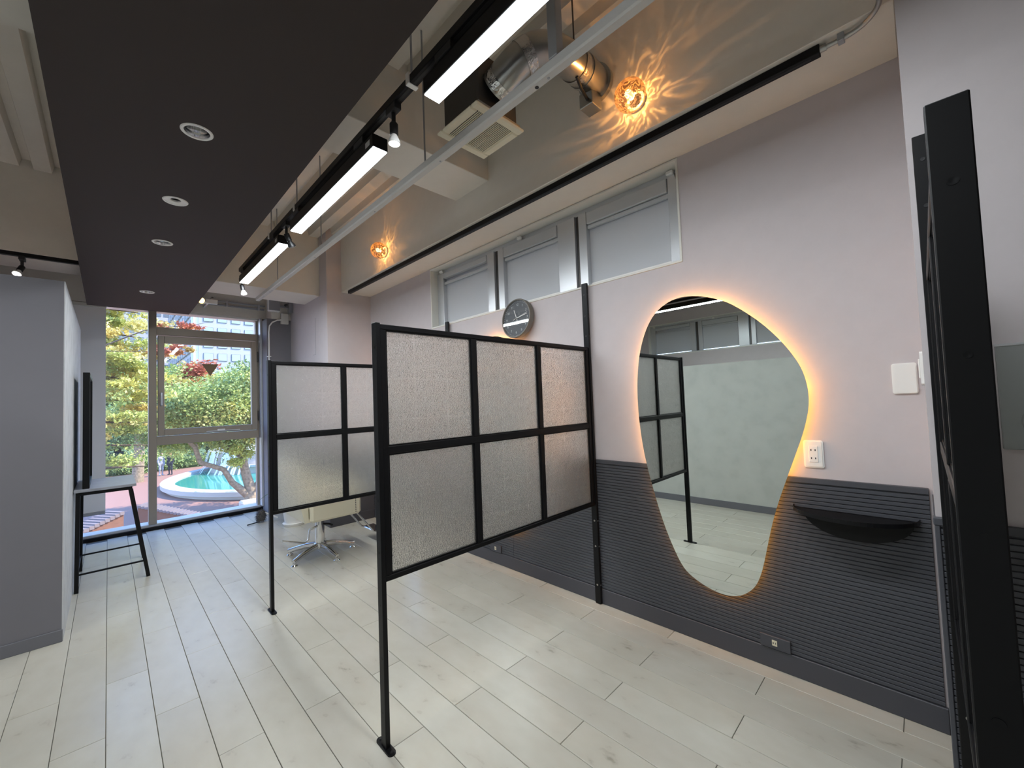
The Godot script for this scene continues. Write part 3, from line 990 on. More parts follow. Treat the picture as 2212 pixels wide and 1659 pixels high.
func sconce(at: Vector3, seed_: float, r: float, label: String) -> void:
	var s := thing("wall_sconce", label, "wall light", at, "glass wall lights on the boxed beam")
	var st := new_st()
	add_lathe(st, Vector3.ZERO, Vector3.LEFT, [Vector2(0.0, 0.0), Vector2(0.05, 0.0), Vector2(0.05, 0.008), Vector2(0.046, 0.012), Vector2(0.02, 0.014), Vector2(0.0, 0.014)], 36)
	obj("base_plate", st, M.white_plastic, s)
	st = new_st()
	add_lathe(st, Vector3(-0.014, 0, 0), Vector3.LEFT, [Vector2(0.015, 0.0), Vector2(0.015, 0.035), Vector2(0.0, 0.036)], 20)
	obj("socket", st, M.white_plastic, s)
	var bulb := Vector3(-0.078, 0, 0)
	st = new_st()
	add_lathe(st, bulb, Vector3.LEFT, [Vector2(0.0, -0.028), Vector2(0.011, -0.026), Vector2(0.013, -0.014), Vector2(0.019, 0.0), Vector2(0.017, 0.012), Vector2(0.009, 0.019), Vector2(0.0, 0.021)], 24)
	obj("bulb", st, M.sconce_bulb, s)
	st = new_st()
	add_lathe(st, bulb, Vector3.LEFT, [Vector2(0.0, -0.0012), Vector2(0.001, -0.0005), Vector2(0.001, 0.0005), Vector2(0.0, 0.0012)], 10)
	obj("filament", st, M.sconce_filament, s)
	omni(bulb, Color(1.0, 0.68, 0.36), 0.003, "bulb_light", s)
	# glass globe: tint and clear veins added as a gobo to throw wall streaks
	var n := FastNoiseLite.new()
	n.seed = int(seed_ * 100)
	n.noise_type = FastNoiseLite.TYPE_SIMPLEX_SMOOTH
	n.frequency = 1.0
	n.fractal_octaves = 1
	var c := Vector3(-0.066, 0, 0)
	var rows := 90
	var cols := 140
	var verts := PackedVector3Array()
	var norms := PackedVector3Array()
	var colors := PackedColorArray()
	var index := PackedInt32Array()
	for i in rows + 1:
		var th := 2.52 * i / rows          # open towards the base
		for j in cols + 1:
			var ph := TAU * j / cols
			var dir := Vector3(-cos(th), sin(th) * cos(ph), sin(th) * sin(ph))
			var q := dir * 1.5 + Vector3(seed_ * 3.0, 0, 0)
			var warp := Vector3(n.get_noise_3d(q.x, q.y, q.z), n.get_noise_3d(q.x + 7.0, q.y, q.z), n.get_noise_3d(q.x, q.y + 9.0, q.z)) * 0.9
			var w := dir * 3.2 + warp + Vector3(0, seed_, 0)
			var v: float = absf(n.get_noise_3d(w.x * 1.0, w.y, w.z))
			var gobo_gap := exp(-pow(v / 0.16, 2.0))
			verts.append(c + dir * (r + 0.0015 * gobo_gap))
			norms.append(dir)
			colors.append(Color(0.16, 0.1, 0.05, lerpf(0.84, 0.02, gobo_gap)))
	for i in rows:
		for j in cols:
			var a := i * (cols + 1) + j
			var b := a + cols + 1
			index.append_array(PackedInt32Array([a, b, a + 1, a + 1, b, b + 1]))
	var arr := []
	arr.resize(Mesh.ARRAY_MAX)
	arr[Mesh.ARRAY_VERTEX] = verts
	arr[Mesh.ARRAY_NORMAL] = norms
	arr[Mesh.ARRAY_COLOR] = colors
	arr[Mesh.ARRAY_INDEX] = index
	var mesh := ArrayMesh.new()
	mesh.add_surface_from_arrays(Mesh.PRIMITIVE_TRIANGLES, arr)
	if not M.has("gobo_glass"):
		var g := mat("gobo_glass", Color(1, 1, 1, 1), 0.27)
		g.transparency = BaseMaterial3D.TRANSPARENCY_ALPHA
		g.vertex_color_use_as_albedo = true
		g.metallic_specular = 0.6
	put_mesh("glass_globe", mesh, M.gobo_glass, s)

# ------------------------------------------------------------------ duct, channel
func build_duct() -> void:
	# white steel channel hung under the ceiling
	var ch := thing("steel_channel", "long white painted steel channel hung under the ceiling", "channel", Vector3(1.165, 2.5, 0))
	boxpart("channel", Vector3(-0.02, 0.0, -5.09), Vector3(0.02, 0.045, 1.4), mat("channel_paint", rgb8(205, 203, 199), 0.45), ch, 0.006)
	for z in [-4.34, -3.2, -1.75]:
		var st := new_st()
		add_tube(st, [Vector3(0, 0.04, z), Vector3(0, 0.76, z)], 0.0045, 8)
		obj("hanger_rod", st, M.galvanised, ch)
	boxpart("strut", Vector3(-0.02, 0.045, -0.9), Vector3(0.02, 0.76, -0.86), M.galvanised, ch, 0.002)
	for z in [-1.62, -0.92, -2.32, -3.35, -4.55, -4.62, -4.85, -4.9]:
		var st := new_st()
		add_lathe(st, Vector3(0.002, 0.0, z), Vector3.DOWN, [Vector2(0.0055, 0.0), Vector2(0.005, 0.002), Vector2(0.0, 0.0025)], 10)
		obj("bolt", st, M.galvanised, ch)
	var h := new_st()
	add_lathe(h, Vector3(0.004, 0.0, -0.98), Vector3.DOWN, [Vector2(0.008, 0.0), Vector2(0.008, 0.0006), Vector2(0.0, 0.0006)], 14)
	obj("painted_hole", h, M.black_plastic, ch)  # flat black disc, depth of the opening put into its colour
	# ceiling fan unit
	var f := thing("ventilation_fan", "cream square ventilation grille under a dark fan box", "fan", Vector3(1.283, 2.6, -1.443))
	boxpart("fan_box", Vector3(-0.125, 0.03, -0.125), Vector3(0.125, 0.28, 0.13), M.dark_steel, f, 0.008)
	boxpart("collar", Vector3(-0.132, 0.016, -0.132), Vector3(0.132, 0.03, 0.142), M.steel, f, 0.002)
	var e := 0.151
	var i := 0.108
	boxpart("frame", Vector3(-e, 0.0, -e), Vector3(e, 0.016, -i), M.cream_plastic, f, 0.006)
	boxpart("frame", Vector3(-e, 0.0, i), Vector3(e, 0.016, e), M.cream_plastic, f, 0.006)
	boxpart("frame", Vector3(-e, 0.0, -i), Vector3(-i, 0.016, i), M.cream_plastic, f, 0.006)
	boxpart("frame", Vector3(i, 0.0, -i), Vector3(e, 0.016, i), M.cream_plastic, f, 0.006)
	boxpart("bridge", Vector3(-0.045, 0.001, -i), Vector3(-0.012, 0.014, i), M.cream_plastic, f, 0.002)
	boxpart("dark_inside_sheet", Vector3(-i, 0.0125, -i), Vector3(i, 0.015, i), M.black_plastic, f)  # black sheet standing for the shade inside the fan
	var bm := new_st()
	add_cbox(bm, Vector3(-0.0024, -0.002, -i), Vector3(0.0024, 0.002, i), 0.0008)
	bm.generate_normals()
	var louvre := bm.commit()
	for k in 23:
		var z := -i + 0.0048 + k * 0.0094
		if z > -0.046 and z < -0.011: continue
		var l := put_mesh("louvre", louvre, M.cream_plastic, f)
		l.position = Vector3(z, 0.004, 0)
	# round duct from the fan box to the beam
	var d := thing("exhaust_duct", "round galvanised duct with foil taped joints bending to the beam", "duct")
	var key := [Vector3(1.272, 2.745, -1.312), Vector3(1.278, 2.77, -1.25), Vector3(1.305, 2.815, -1.178), Vector3(1.362, 2.858, -1.128), Vector3(1.46, 2.893, -1.104), Vector3(1.56, 2.915, -1.104), Vector3(1.65, 2.932, -1.112), Vector3(1.76, 2.958, -1.124), Vector3(1.886, 2.988, -1.148)]
	var path := []
	for k in key.size() - 1:
		var p0: Vector3 = key[maxi(k - 1, 0)]
		var p3: Vector3 = key[mini(k + 2, key.size() - 1)]
		for q in 4:
			path.append(key[k].cubic_interpolate(key[k + 1], p0, p3, q / 4.0))
	path.append(key[key.size() - 1])
	var st := new_st()
	add_tube(st, path, 0.075, 32, false)
	obj("pipe", st, M.steel, d)
	for band in [1, 8, 22]:
		st = new_st()
		add_tube(st, path.slice(band, band + 3), 0.0775, 32, false)
		obj("foil_tape", st, M.foil, d)
	st = new_st()
	add_tube(st, path.slice(25, 27), 0.079, 32, true)
	obj("damper_ring", st, M.steel, d)
	st = new_st()
	add_tube(st, [path[30], path[32]], 0.09, 32, true)
	obj("flange", st, M.steel, d)
	boxpart("damper_box", Vector3(1.76, 2.815, -1.19), Vector3(1.85, 2.895, -1.11), M.steel, d, 0.003)
	st = new_st()
	add_tube(st, [Vector3(1.6, 2.85, -1.09), Vector3(1.68, 2.848, -1.12), Vector3(1.76, 2.845, -1.14)], 0.008, 8)
	obj("lever", st, M.black_plastic, d)
	st = new_st()
	add_tube(st, [Vector3(1.62, 2.99, -1.11), Vector3(1.62, 3.3, -1.11)], 0.004, 8)
	obj("hanger_wire", st, M.dark_steel, d)

# ------------------------------------------------------------------ things on the walls
func rounded(w: float, h: float, r: float) -> PackedVector2Array:
	var o := PackedVector2Array()
	for q in 4:
		var cx := (w * 0.5 - r) * (1 if q == 0 or q == 3 else -1)
		var cy := (h * 0.5 - r) * (1 if q < 2 else -1)
		for k in 6:
			var a := (q + k / 5.0) * PI * 0.5
			o.append(Vector2(cx + r * cos(a), cy + r * sin(a)))
	return o

func build_wall_things() -> void:
	var u := Vector3(0, 0, 1)
	var v := Vector3.UP
	# clock
	var c := thing("wall_clock", "round grey wall clock with pale numerals above the glass partition", "clock", Vector3(XW, 1.915, -2.125))
	var st := new_st()
	add_lathe(st, Vector3.ZERO, Vector3.LEFT, [Vector2(0.0, 0.0), Vector2(0.146, 0.0), Vector2(0.15, 0.004), Vector2(0.15, 0.042), Vector2(0.147, 0.046), Vector2(0.141, 0.046), Vector2(0.139, 0.03), Vector2(0.0, 0.03)], 64)
	obj("case", st, M.clock_case, c)
	st = new_st()
	add_lathe(st, Vector3.ZERO, Vector3.LEFT, [Vector2(0.1388, 0.0302), Vector2(0.1388, 0.031), Vector2(0.0, 0.031)], 64)
	obj("dial", st, M.clock_face, c)
	var font := SystemFont.new()
	font.font_names = PackedStringArray(["Droid Sans"])
	for k in range(1, 13):
		var a := TAU * k / 12.0
		var tm := TextMesh.new()
		tm.text = str(k)
		tm.font = font
		tm.font_size = 22
		tm.pixel_size = 0.0011
		tm.depth = 0.0006
		var o := put_mesh("numeral", tm, M.clock_ink, c)
		# seen from the room the right hand is +z
		o.position = Vector3(-0.0315, 0.107 * cos(a), 0.107 * sin(a))
		o.rotation.y = -PI / 2
	for k in 60:
		var a := TAU * k / 60.0
		var dir := Vector3(0, cos(a), sin(a))
		st = new_st()
		add_bar(st, Vector3(-0.0314, 0, 0) + dir * 0.128, Vector3(-0.0314, 0, 0) + dir * (0.1365 if k % 5 else 0.138), 0.0006 if k % 5 else 0.0014, 0.0014)
		obj("minute_mark", st, M.clock_ink, c)
	var hand := func(nm: String, ang: float, back: float, len: float, wd: float, x: float, m: Material) -> void:
		var dir := Vector3(0, cos(ang), sin(ang))
		var s := new_st()
		add_bar(s, Vector3(x, 0, 0) - dir * back, Vector3(x, 0, 0) + dir * len, 0.0012, wd)
		obj(nm, s, m, c)
	hand.call("hour_hand", TAU * 11.2 / 12.0, 0.02, 0.075, 0.0055, -0.034, M.white_plastic)
	hand.call("minute_hand", TAU * 13.0 / 60.0, 0.025, 0.11, 0.0045, -0.0355, M.white_plastic)
	hand.call("second_hand", TAU * 12.2 / 60.0, 0.035, 0.115, 0.0018, -0.037, M.white_plastic)
	st = new_st()
	add_lathe(st, Vector3(-0.031, 0, 0), Vector3.LEFT, [Vector2(0.005, 0.0), Vector2(0.005, 0.0075), Vector2(0.0, 0.0085)], 16)
	obj("hub", st, M.clock_case, c)
	st = new_st()
	add_lathe(st, Vector3.ZERO, Vector3.LEFT, [Vector2(0.1395, 0.042), Vector2(0.1395, 0.0435), Vector2(0.0, 0.0435)], 48)
	obj("glass_cover", st, M.clock_glass, c)
	c.rotation.z = deg_to_rad(-5.5)
	c.position.x = XW - 0.0145
	# outlet plate with two sockets
	var p := thing("wall_outlet", "white double power outlet plate at the edge of the backlit mirror", "outlet", Vector3(XW, 1.013, -0.3595))
	st = new_st()
	add_prism(st, rounded(0.073, 0.121, 0.009), Vector3.ZERO, u, v, Vector3(-0.006, 0, 0))
	add_prism(st, rounded(0.062, 0.11, 0.007), Vector3(-0.006, 0, 0), u, v, Vector3(-0.003, 0, 0))
	obj("plate", st, M.white_plastic, p)
	st = new_st()
	add_cbox(st, Vector3(-0.0115, -0.036, -0.0165), Vector3(-0.009, 0.036, 0.0165), 0.001)
	obj("socket_insert", st, M.white_plastic, p)
	for y in [-0.018, 0.018]:
		for z in [-0.0075, 0.0075]:
			boxpart("painted_slot", Vector3(-0.0119, y - 0.004, z - 0.0018), Vector3(-0.0115, y + 0.004, z + 0.0018), M.black_plastic, p)  # depth of the socket openings painted as thin black plates
	# blank switch plate and one round the corner
	p = thing("switch_plate", "blank white cover plate on the wall by the pier", "switch", Vector3(XW, 1.329, -0.05))
	st = new_st()
	add_prism(st, rounded(0.073, 0.121, 0.009), Vector3.ZERO, u, v, Vector3(-0.007, 0, 0))
	add_prism(st, rounded(0.067, 0.115, 0.008), Vector3(-0.007, 0, 0), u, v, Vector3(-0.0035, 0, 0))
	obj("plate", st, M.white_plastic, p)
	p = thing("switch_plate", "white light switch plate seen edge-on on the pier corner", "switch", Vector3(2.1, 1.36, 0.004))
	st = new_st()
	add_prism(st, rounded(0.073, 0.121, 0.009), Vector3.ZERO, Vector3.RIGHT, v, Vector3(0, 0, -0.008))
	obj("plate", st, M.white_plastic, p)
	boxpart("rocker", Vector3(-0.018, -0.035, -0.0125), Vector3(0.018, 0.035, -0.008), M.white_plastic, p, 0.002)
	# low charcoal outlets on the slats
	for q in [[-0.5525, "low charcoal outlet strip with a white socket under the backlit mirror"], [-2.482, "low charcoal outlet strip with a white socket beyond the clock partition"]]:
		p = thing("skirting_outlet", q[1], "outlet", Vector3(XW - 0.013, 0.126, q[0]), "low outlets on the slatted boarding")
		boxpart("box", Vector3(-0.012, -0.028, -0.061), Vector3(0, 0.028, 0.061), M.slate_dark, p, 0.0015)
		boxpart("socket_insert", Vector3(-0.014, -0.013, -0.012), Vector3(-0.012, 0.013, 0.009), M.cream_plastic, p, 0.001)
		for z in [-0.006, 0.003]:
			boxpart("painted_slot", Vector3(-0.0144, -0.004, z - 0.0012), Vector3(-0.014, 0.004, z + 0.0012), M.black_plastic, p)  # black plates painted for the dark of the openings
		boxpart("painted_slot", Vector3(-0.0144, -0.0012, -0.0095), Vector3(-0.014, 0.0012, -0.006), M.black_plastic, p)
	# half-moon shelf with a rim and a half-moon back plate
	var sh := thing("half_moon_shelf", "black half-moon metal shelf on the charcoal slats beside the pier", "shelf", Vector3(XW - 0.014, 0.768, -0.241))
	var out := PackedVector2Array()
	for k in 33:
		var a := PI * k / 32.0
		out.append(Vector2(-0.203 * cos(a), 0.172 * sin(a)))
	st = new_st()
	add_prism(st, out, Vector3.ZERO, u, Vector3.LEFT, Vector3(0, 0.003, 0))
	obj("tray", st, M.black_metal, sh)
	st = new_st()
	for k in 32:
		var a: Vector3 = u * out[k].x + Vector3.LEFT * out[k].y
		var b: Vector3 = u * out[k + 1].x + Vector3.LEFT * out[k + 1].y
		add_bar(st, a + Vector3(0, 0.008, 0), b + Vector3(0, 0.008, 0), 0.0024, 0.016)
	obj("rim", st, M.black_metal, sh)
	var bk := PackedVector2Array()
	for k in 33:
		var a := PI * k / 32.0
		bk.append(Vector2(-0.176 * cos(a) + 0.012, -0.1 * sin(a)))
	st = new_st()
	add_prism(st, bk, Vector3(-0.03, 0, 0), u, v, Vector3(0.03, 0, 0))
	obj("back_plate", st, M.black_metal, sh)
	# grey acrylic panel with a glass loop on the pier
	var ac := thing("display_panel", "grey panel with a looped glass ornament on the pier past the black post", "panel", Vector3(XP, 1.26, 0.28))
	boxpart("panel", Vector3(-0.012, -0.144, -0.135), Vector3(0, 0.144, 0.135), mat("panel_grey", rgb8(150, 153, 152), 0.25), ac, 0.002)
	boxpart("top_rail", Vector3(-0.014, 0.138, -0.135), Vector3(0.0, 0.145, 0.135), M.aluminium, ac, 0.001)
	st = new_st()
	var loop := []
	for k in 41:
		var a := TAU * k / 40.0
		loop.append(Vector3(-0.024, 0.02 + 0.078 * cos(a) , -0.048 + 0.03 * sin(a)))
	add_tube(st, loop, 0.0012, 8, false)
	obj("wire_loop", st, M.dark_steel, ac)
	st = new_st()
	add_lathe(st, Vector3(-0.013, -0.068, -0.056), Vector3.LEFT, [Vector2(0.044, 0.0), Vector2(0.042, 0.012), Vector2(0.03, 0.02), Vector2(0.0, 0.022)], 32)
	obj("glass_dome", st, M.panel_grey, ac)
	st = new_st()
	add_lathe(st, Vector3(-0.013, 0.108, -0.05), Vector3.LEFT, [Vector2(0.016, 0.0), Vector2(0.015, 0.012), Vector2(0.008, 0.018), Vector2(0.0, 0.019)], 24)
	obj("knob", st, M.dark_steel, ac)

# ------------------------------------------------------------------ far end by the window
func build_far_end() -> void:
	var st := new_st()
	# rails of the window blind over the lintel
	var r := thing("curtain_rail", "pair of pale curtain rails fixed to the lintel over the window", "rail", Vector3(0.7, 2.63, -6.1))
	boxpart("rail", Vector3(-0.2, 0.0, -0.05), Vector3(0.78, 0.02, -0.03), M.galvanised, r, 0.003)
	boxpart("rail", Vector3(-0.2, 0.04, -0.02), Vector3(0.78, 0.06, 0.0), M.galvanised, r, 0.003)
	for x in [-0.1, 0.35, 0.7]:
		boxpart("bracket", Vector3(x, -0.005, -0.06), Vector3(x + 0.02, 0.066, 0.002), M.aluminium, r, 0.002)
	# small warm spot on a white body
	var w := thing("warm_spotlight", "small lit warm spotlight on a white body beside the soffit end", "spotlight", Vector3(0.745, 2.547, -5.6))
	st = new_st()
	add_lathe(st, Vector3(0.0, 0, 0), Vector3(-0.55, -0.1, 0.83), [Vector2(0.0, -0.02), Vector2(0.028, -0.018), Vector2(0.036, 0.0), Vector2(0.036, 0.02), Vector2(0.031, 0.021)], 24)
	obj("lamp_head", st, M.white_plastic, w)
	st = new_st()
	add_lathe(st, Vector3(0.0, 0, 0), Vector3(-0.55, -0.1, 0.83), [Vector2(0.031, 0.02), Vector2(0.0, 0.022)], 24)
	obj("lamp_face", st, M.warm_face, w)
	boxpart("body", Vector3(0.028, -0.02, -0.035), Vector3(0.14, 0.03, 0.0), M.white_plastic, w, 0.004)
	boxpart("stem", Vector3(0.08, 0.03, -0.025), Vector3(0.1, 0.06, -0.005), M.white_plastic, w, 0.002)
	boxpart("ceiling_arm", Vector3(0.08, 0.04, -0.56), Vector3(0.1, 0.06, -0.005), M.white_plastic, w, 0.002)
	var l := SpotLight3D.new()
	l.name = "beam"
	l.light_color = Color(1.0, 0.78, 0.45)
	l.light_energy = 0.12
	l.spot_angle = 40.0
	l.spot_range = 10.0
	l.light_size = 0.02
	l.shadow_enabled = true
	w.add_child(l)
	l.position = Vector3(-0.55, -0.1, 0.83).normalized() * 0.06
	l.basis = Basis.looking_at(Vector3(-0.55, -0.3, 0.83), Vector3.UP)
	# speaker on a bracket
	var sp := thing("wall_speaker", "grey box loudspeaker with white edging over the window corner", "speaker", Vector3(1.52, 2.565, -5.8))
	boxpart("box", Vector3(-0.075, 0.0, -0.06), Vector3(0.065, 0.19, 0.0), M.white_plastic, sp, 0.01)
	boxpart("grille", Vector3(-0.068, 0.01, 0.0), Vector3(0.058, 0.185, 0.006), M.galvanised, sp, 0.006)
	boxpart("badge", Vector3(-0.016, 0.14, 0.006), Vector3(0.012, 0.15, 0.0075), M.aluminium, sp)
	boxpart("bracket_arm", Vector3(0.06, 0.06, -0.05), Vector3(0.205, 0.09, -0.03), M.galvanised, sp, 0.002)
	boxpart("bracket_plate", Vector3(0.165, 0.0, -0.07), Vector3(0.2049, 0.16, 0.02), M.galvanised, sp, 0.003)
	st = new_st()
	add_tube(st, [Vector3(0.13, 0.1, -0.03), Vector3(0.13, 0.1, 0.02)], 0.016, 10)
	obj("clamp_knob", st, M.dark_steel, sp)
	boxpart_plain("junction_box", Vector3(1.6, 2.42, -5.878), Vector3(1.69, 2.56, -5.84), M.white_paint, "white junction box under the loudspeaker bracket", "junction box", 0.004)
	# white conduit down the window corner
	st = new_st()
	add_tube(st, [Vector3(1.61, 2.47, -5.855), Vector3(1.56, 2.465, -5.855), Vector3(1.5, 2.43, -5.855), Vector3(1.468, 2.38, -5.855), Vector3(1.46, 2.3, -5.855), Vector3(1.46, 1.2, -5.855), Vector3(1.46, 0.12, -5.855)], 0.009, 12)
	var cd := obj("conduit", st, M.white_plastic)
	tag(cd, "thin white conduit running down the grey corner by the window", "conduit")
	for y in [1.98, 1.1]:
		boxpart("clip", Vector3(1.44, y, -5.88), Vector3(1.482, y + 0.012, -5.842), M.white_plastic, cd, 0.002)
	# access panel on the pillar: a narrow reveal line
	st = new_st()
	add_box(st, Vector3(1.7238, 1.93, -4.98), Vector3(1.725, 2.36, -4.977))
	add_box(st, Vector3(1.7238, 1.93, -5.07), Vector3(1.725, 1.933, -4.977))
	struct("trim_6", st, M.base_grey)
	# plant in a white pot on a saucer
	var pl := thing("potted_plant", "leafy plant in a white pot with saucer behind the salon chair", "plant", Vector3(1.5, 0.0, -5.09))
	st = new_st()
	add_lathe(st, Vector3.ZERO, Vector3.UP, [Vector2(0.0, 0.0), Vector2(0.105, 0.0), Vector2(0.12, 0.03), Vector2(0.116, 0.034), Vector2(0.0, 0.03)], 32)
	obj("saucer", st, M.white_plastic, pl)
	st = new_st()
	add_lathe(st, Vector3(0, 0.03, 0), Vector3.UP, [Vector2(0.0, 0.0), Vector2(0.09, 0.0), Vector2(0.1, 0.02), Vector2(0.128, 0.24), Vector2(0.134, 0.25), Vector2(0.134, 0.27), Vector2(0.122, 0.27), Vector2(0.118, 0.23), Vector2(0.0, 0.23)], 36)
	obj("pot", st, M.white_plastic, pl)
	var lm := mat("house_leaf", rgb8(74, 112, 52), 0.45)
	lm.backlight_enabled = true
	lm.backlight = Color(0.25, 0.4, 0.1)
	st = new_st()
	add_tube(st, [Vector3(0, 0.26, 0), Vector3(-0.02, 0.5, 0.01), Vector3(-0.01, 0.78, 0.0)], 0.008, 8)
	obj("stem", st, mat("stem_brown", rgb8(110, 92, 66), 0.7), pl)
	for k in 22:
		var a := k * 2.4
		var y0 := 0.34 + 0.02 * k
		var ln := 0.24 + 0.05 * sin(k * 1.7) - 0.1 * maxf(cos(a), 0.0)
		var dir := Vector3(cos(a), 0.35 - 0.02 * k, sin(a)).normalized()
		leaf_blade("leaf", Vector3(-0.015, y0, 0), dir, ln, 0.032, lm, pl)
	leaf_blade("leaf", Vector3(-0.02, 0.4, -0.02), Vector3(-0.62, 0.1, -0.75).normalized(), 0.42, 0.032, lm, pl)
	# duster leaning in the corner by the window
	var br := thing("floor_brush", "fluffy grey floor brush with a white grip on the floor by the window", "brush", Vector3(1.27, 0.0, -5.52))
	st = new_st()
	var bn := FastNoiseLite.new()
	bn.seed = 4
	bn.frequency = 18.0
	for i in 500:
		var dir := Vector3(rng.randfn(), rng.randfn(), rng.randfn()).normalized()
		var o := Vector3(dir.x * 0.045, 0.075 + dir.y * 0.06, dir.z * 0.05)
		var q := o + dir * (0.02 + 0.012 * rng.randf()) + Vector3(0, -0.006, 0)
		q.y = maxf(q.y, 0.001)
		o.y = maxf(o.y, 0.001)
		var sd := dir.cross(Vector3(0.3, 1, 0.2)).normalized() * 0.004
		tri(st, o - sd, o + sd, q, dir)
	add_lathe(st, Vector3(0, 0.005, 0), Vector3.UP, [Vector2(0.0, 0.0), Vector2(0.03, 0.01), Vector2(0.046, 0.05), Vector2(0.046, 0.09), Vector2(0.025, 0.128), Vector2(0.0, 0.134)], 16)
	obj("bristles", st, mat("brush_grey", rgb8(96, 92, 90), 0.9), br)
	st = new_st()
	add_tube(st, [Vector3(0.01, 0.12, 0.0), Vector3(0.1, 0.06, 0.02), Vector3(0.165, 0.02, 0.03)], 0.011, 10)
	obj("grip", st, M.white_plastic, br)
	st = new_st()
	add_tube(st, [Vector3(-0.03, 0.012, 0.02), Vector3(-0.15, 0.008, 0.05)], 0.006, 8)
	obj("hook", st, M.black_plastic, br)

func boxpart_plain(called: String, lo: Vector3, hi: Vector3, m: Material, label: String, category: String, b: float) -> void:
	var st := new_st()
	add_cbox(st, lo, hi, b)
	tag(obj(called, st, m), label, category)

func leaf_blade(called: String, o: Vector3, dir: Vector3, ln: float, w: float, m: Material, parent: Node) -> void:
	var st := new_st()
	st.set_smooth_group(0)
	var side := dir.cross(Vector3.UP).normalized()
	var up := side.cross(dir)
	var last := []
	for k in 8:
		var f := k / 7.0
		var p := o + dir * ln * f - Vector3(0, 1, 0) * ln * 0.45 * f * f
		var ww := w * sin(PI * clampf(f * 0.92 + 0.06, 0, 1)) * 0.5
		var row := [p - side * ww + up * ww * 0.3, p, p + side * ww + up * ww * 0.3]
		if last.size():
			for j in 2:
				quad(st, last[j], last[j + 1], row[j + 1], row[j], Vector3.UP)
		last = row
	obj(called, st, m, parent)

# ------------------------------------------------------------------ mirror table by the window
func build_station() -> void:
	var t := thing("mirror_table", "narrow grey topped table on black steel legs by the window", "table", Vector3(-0.012, 0, -4.81))
	boxpart("table_top", Vector3(-0.17, 0.737, -0.345), Vector3(0.173, 0.757, 0.345), M.grey_wood, t, 0.002)
	var st := new_st()
	add_box(st, Vector3(-0.16, 0.712, 0.31), Vector3(0.15, 0.737, 0.33))
	add_box(st, Vector3(-0.16, 0.712, -0.31), Vector3(0.15, 0.737, -0.29))
	add_box(st, Vector3(-0.16, 0.712, -0.29), Vector3(-0.14, 0.737, 0.31))
	add_box(st, Vector3(0.13, 0.712, -0.29), Vector3(0.15, 0.737, 0.31))
	obj("apron", st, M.black_metal, t)
	for z in [0.32, -0.29]:
		st = new_st()
		add_bar(st, Vector3(-0.148, 0.715, z), Vector3(-0.154, 0.0, z), 0.024, 0.024)
		obj("leg", st, M.black_metal, t)
		st = new_st()
		add_bar(st, Vector3(0.142, 0.715, z), Vector3(0.245, 0.0, z), 0.024, 0.024)
		obj("leg", st, M.black_metal, t)
		st = new_st()
		add_bar(st, Vector3(-0.153, 0.13, z), Vector3(0.226, 0.13, z), 0.012, 0.012)
		obj("stretcher", st, M.black_metal, t)
	st = new_st()
	add_bar(st, Vector3(-0.153, 0.13, -0.29), Vector3(-0.153, 0.13, 0.32), 0.012, 0.012)
	obj("stretcher", st, M.black_metal, t)
	var m := thing("table_mirror", "tall black framed mirror standing edge-on on the grey table", "mirror", Vector3(-0.118, 0.757, -4.86))
	boxpart("frame", Vector3(-0.02, 0.0, -0.34), Vector3(0.018, 0.885, -0.31), M.black_metal, m, 0.002)
	boxpart("frame", Vector3(-0.02, 0.0, 0.33), Vector3(0.018, 0.885, 0.36), M.black_metal, m, 0.002)
	boxpart("frame", Vector3(-0.02, 0.855, -0.31), Vector3(0.018, 0.885, 0.33), M.black_metal, m, 0.002)
	boxpart("frame", Vector3(-0.02, 0.0, -0.31), Vector3(0.018, 0.03, 0.33), M.black_metal, m, 0.002)
	boxpart("mirror_plate", Vector3(-0.015, 0.03, -0.31), Vector3(0.008, 0.855, 0.33), M.mirror_silver, m)

